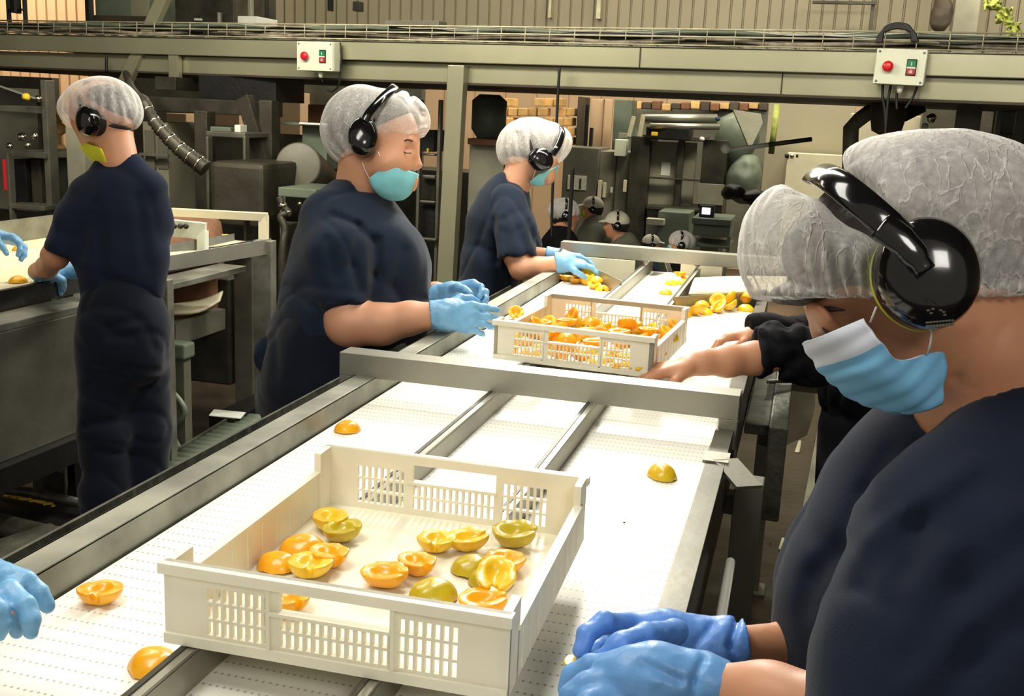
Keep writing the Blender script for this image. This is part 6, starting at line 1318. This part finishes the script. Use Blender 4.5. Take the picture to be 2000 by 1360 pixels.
m = MB(); p = tq([(-120, 975), (-40, 940), (185, 985), (130, 1030)], .20); slabp(m, p, .05, .20); m.build('trough_plate', M_black, tr, bevel=.004)
m = MB(); m.tube([at(-80, 948, z=.24), at(60, 962, z=.24), at(165, 985, z=.24)], .018, 8); m.build('lip', M_grime, tr)
m = MB(); m.tube([at(-60, 1012, z=.26), at(60, 1040, z=.26), at(120, 1052, z=.26)], .035, 16); m.build('round_pipe', M_grime, tr)
m = MB(); m.bar(at(-60, 1100, z=.35), at(125, 1040, z=.35), .14, .02); m.build('rough_plate', M_grime, tr)
m = MB(); m.sheet(resample([[at(-120, 880, z=.45), at(10, 780, z=.5), at(120, 700, z=.5)], [at(-60, 945, z=.3), at(30, 930, z=.25), at(90, 880, z=.25)]], 4), .01); m.build('slide_plate', M_grime, tr)
m = MB(); m.tube([at(25, 928, z=.3), at(60, 900, z=.34), at(92, 858, z=.38)], .008, 6); m.build('bright_edge', M_lamp, tr)
m = MB(); p = tq([(62, 905), (75, 880), (130, 888), (125, 925)], .22); slabp(m, p, .1, .22); m.build('grey_block', M_grime, tr)
m = MB(); a = at(136, 770, z=.45); m.box((a[0]-.03, a[1]-.03, 0), (a[0]+.03, a[1]+.03, .48)); m.build('dark_post', M_black, tr); m = MB(); m.bar(at(-60, 850, z=.48), at(150, 750, z=.5), .05, .06); m.build('cross_bar', M_black, tr)
m = MB(); m.bar(at(140, 985, z=.2), at(200, 990, z=.2), .03, .02); m.build('white_hook', M_white, tr)
R = random.Random(9)
for i in range(22):
    q = at(-5+i*5.2, 966+i*1.1+R.uniform(-2, 2), z=.205); tag(MB().lathe(q, (0, 0, 1), [(.002, 0), (.008+R.random()*.006, .004), (.003, .009)], 6).build('fruit_scrap', M_yel), 'tiny yellow fruit scrap on the lip of the floor trough', 'fruit scrap', 'yellow scraps on the floor trough')
vc = thing('valve_column', 'narrow greenish valve column on the floor right of the worker seen from behind', 'valve', (-2.1, 3.3, 0))
a = at(345, 700, z=.62); m = MB(); m.box((a[0]-.03, a[1], 0), (a[0]+.03, a[1]+.05, .66)); m.build('pillar', M_greyd, vc); m = MB(); m.box((a[0]-.045, a[1]-.02, .62), (a[0]+.045, a[1]+.06, .68)); m.build('head_block', M_greyg, vc, bevel=.01)
m = MB(); m.tube(spline([(a[0]-.02, a[1]-.02, .5), (a[0]+.05, a[1]-.03, .42), (a[0]-.01, a[1]-.03, .33), (a[0]+.04, a[1]-.03, .22), (a[0], a[1]-.03, .12)], 5), .012, 8); m.build('twisted_hose', M_greyg, vc); m = MB(); m.lathe((a[0]-.01, a[1]-.04, .2), (0, -1, 0), [(.005, 0), (.03, .005), (.03, .02), (.005, .03)], 14); m.build('gauge', M_white, vc)

# ------------------------------------------------------------------ right aisle
ch = thing('floor_channel', 'grey steel floor channel running along the wet brown floor at the right', 'floor channel', (.25, 3, 0))
p = tq([(1520, 1240), (1570, 1240), (1655, 690), (1625, 690)], .06); m = MB(); slabp(m, p, 0, .06); m.build('kerb', M_grey, ch, bevel=.004)
p = tq([(1572, 1240), (1600, 1240), (1665, 690), (1656, 690)], .09); m = MB(); slabp(m, p, 0, .09); m.build('raised_edge', M_grime, ch, bevel=.004)
gd = thing('splash_guard', 'dirty clear plastic splash guard hanging beside the conveyor under the reaching arm', 'plastic guard', (0, 3, 0))
M_plas = mat('dirty_clear_plastic', (120, 120, 100), .25, 0, .5, 6, .3, 14, .02, alpha=.45)
m = MB(); m.sheet(resample([[V(1500, 748, 2.9), V(1545, 752, 2.95), V(1592, 745, 3.0)], [V(1492, 800, 2.88), V(1540, 812, 2.97), V(1590, 800, 2.98)], [V(1478, 868, 2.86), V(1520, 875, 2.93), V(1575, 850, 2.98)]], 5), .002); m.build('sheet', M_plas, gd)
m = MB(); m.tube([V(1500, 746, 2.9), V(1592, 743, 3.0)], .006, 8); m.build('hanging_rod', M_steeld, gd)
m = MB(); m.box((-.03, 2.55, .66), (.015, 3.45, .90)); m.box((-.09, 2.6, .86), (-.03, 3.4, .89)); m.build('side_box', M_grime, conv, bevel=.004)
for (px, py, r, mm, lab) in ((1560, 872, 9, M_cream, 'long pale scrap on the floor, upper one at the right aisle'), (1527, 1062, 7, M_cream, 'long pale scrap on the floor, lower one at the right aisle'), (1443, 1120, 4, M_spatter, 'yellow scrap on the floor right of the conveyor leg'), (1474, 1142, 5, M_spatter, 'yellow green leafy scrap on the floor, largest at the right aisle'), (1505, 1060, 3, M_black, 'black crumb beside the lower pale scrap'), (1523, 983, 3, M_cream, 'tiny pale crumb on the floor of the right aisle'), (1436, 1192, 3, M_cream, 'tiny white crumb on the floor near the nearest woman\'s gloves')):
    q = at(px, py, z=.004); f = SDF(); s = rp(r, depth(q)); long = 'long' in lab; d_ = nrm(at(px+10, py-40, z=0)-at(px, py, z=0))
    f.cap(q-d_*s*(4 if long else .6), q+d_*s*(4 if long else .6), s*(.55 if long else .6), s*.4, k=.004, ax=(0, 0, 1), sc=.5)
    if 'leafy' in lab: f.cap(q-CR*s*1.2, q+CR*s*1.2, s*.4, s*.2, k=.01)
    tag(f.build('fruit_scrap', mm, None, res=max(.0012, s/9)), lab, 'scrap')
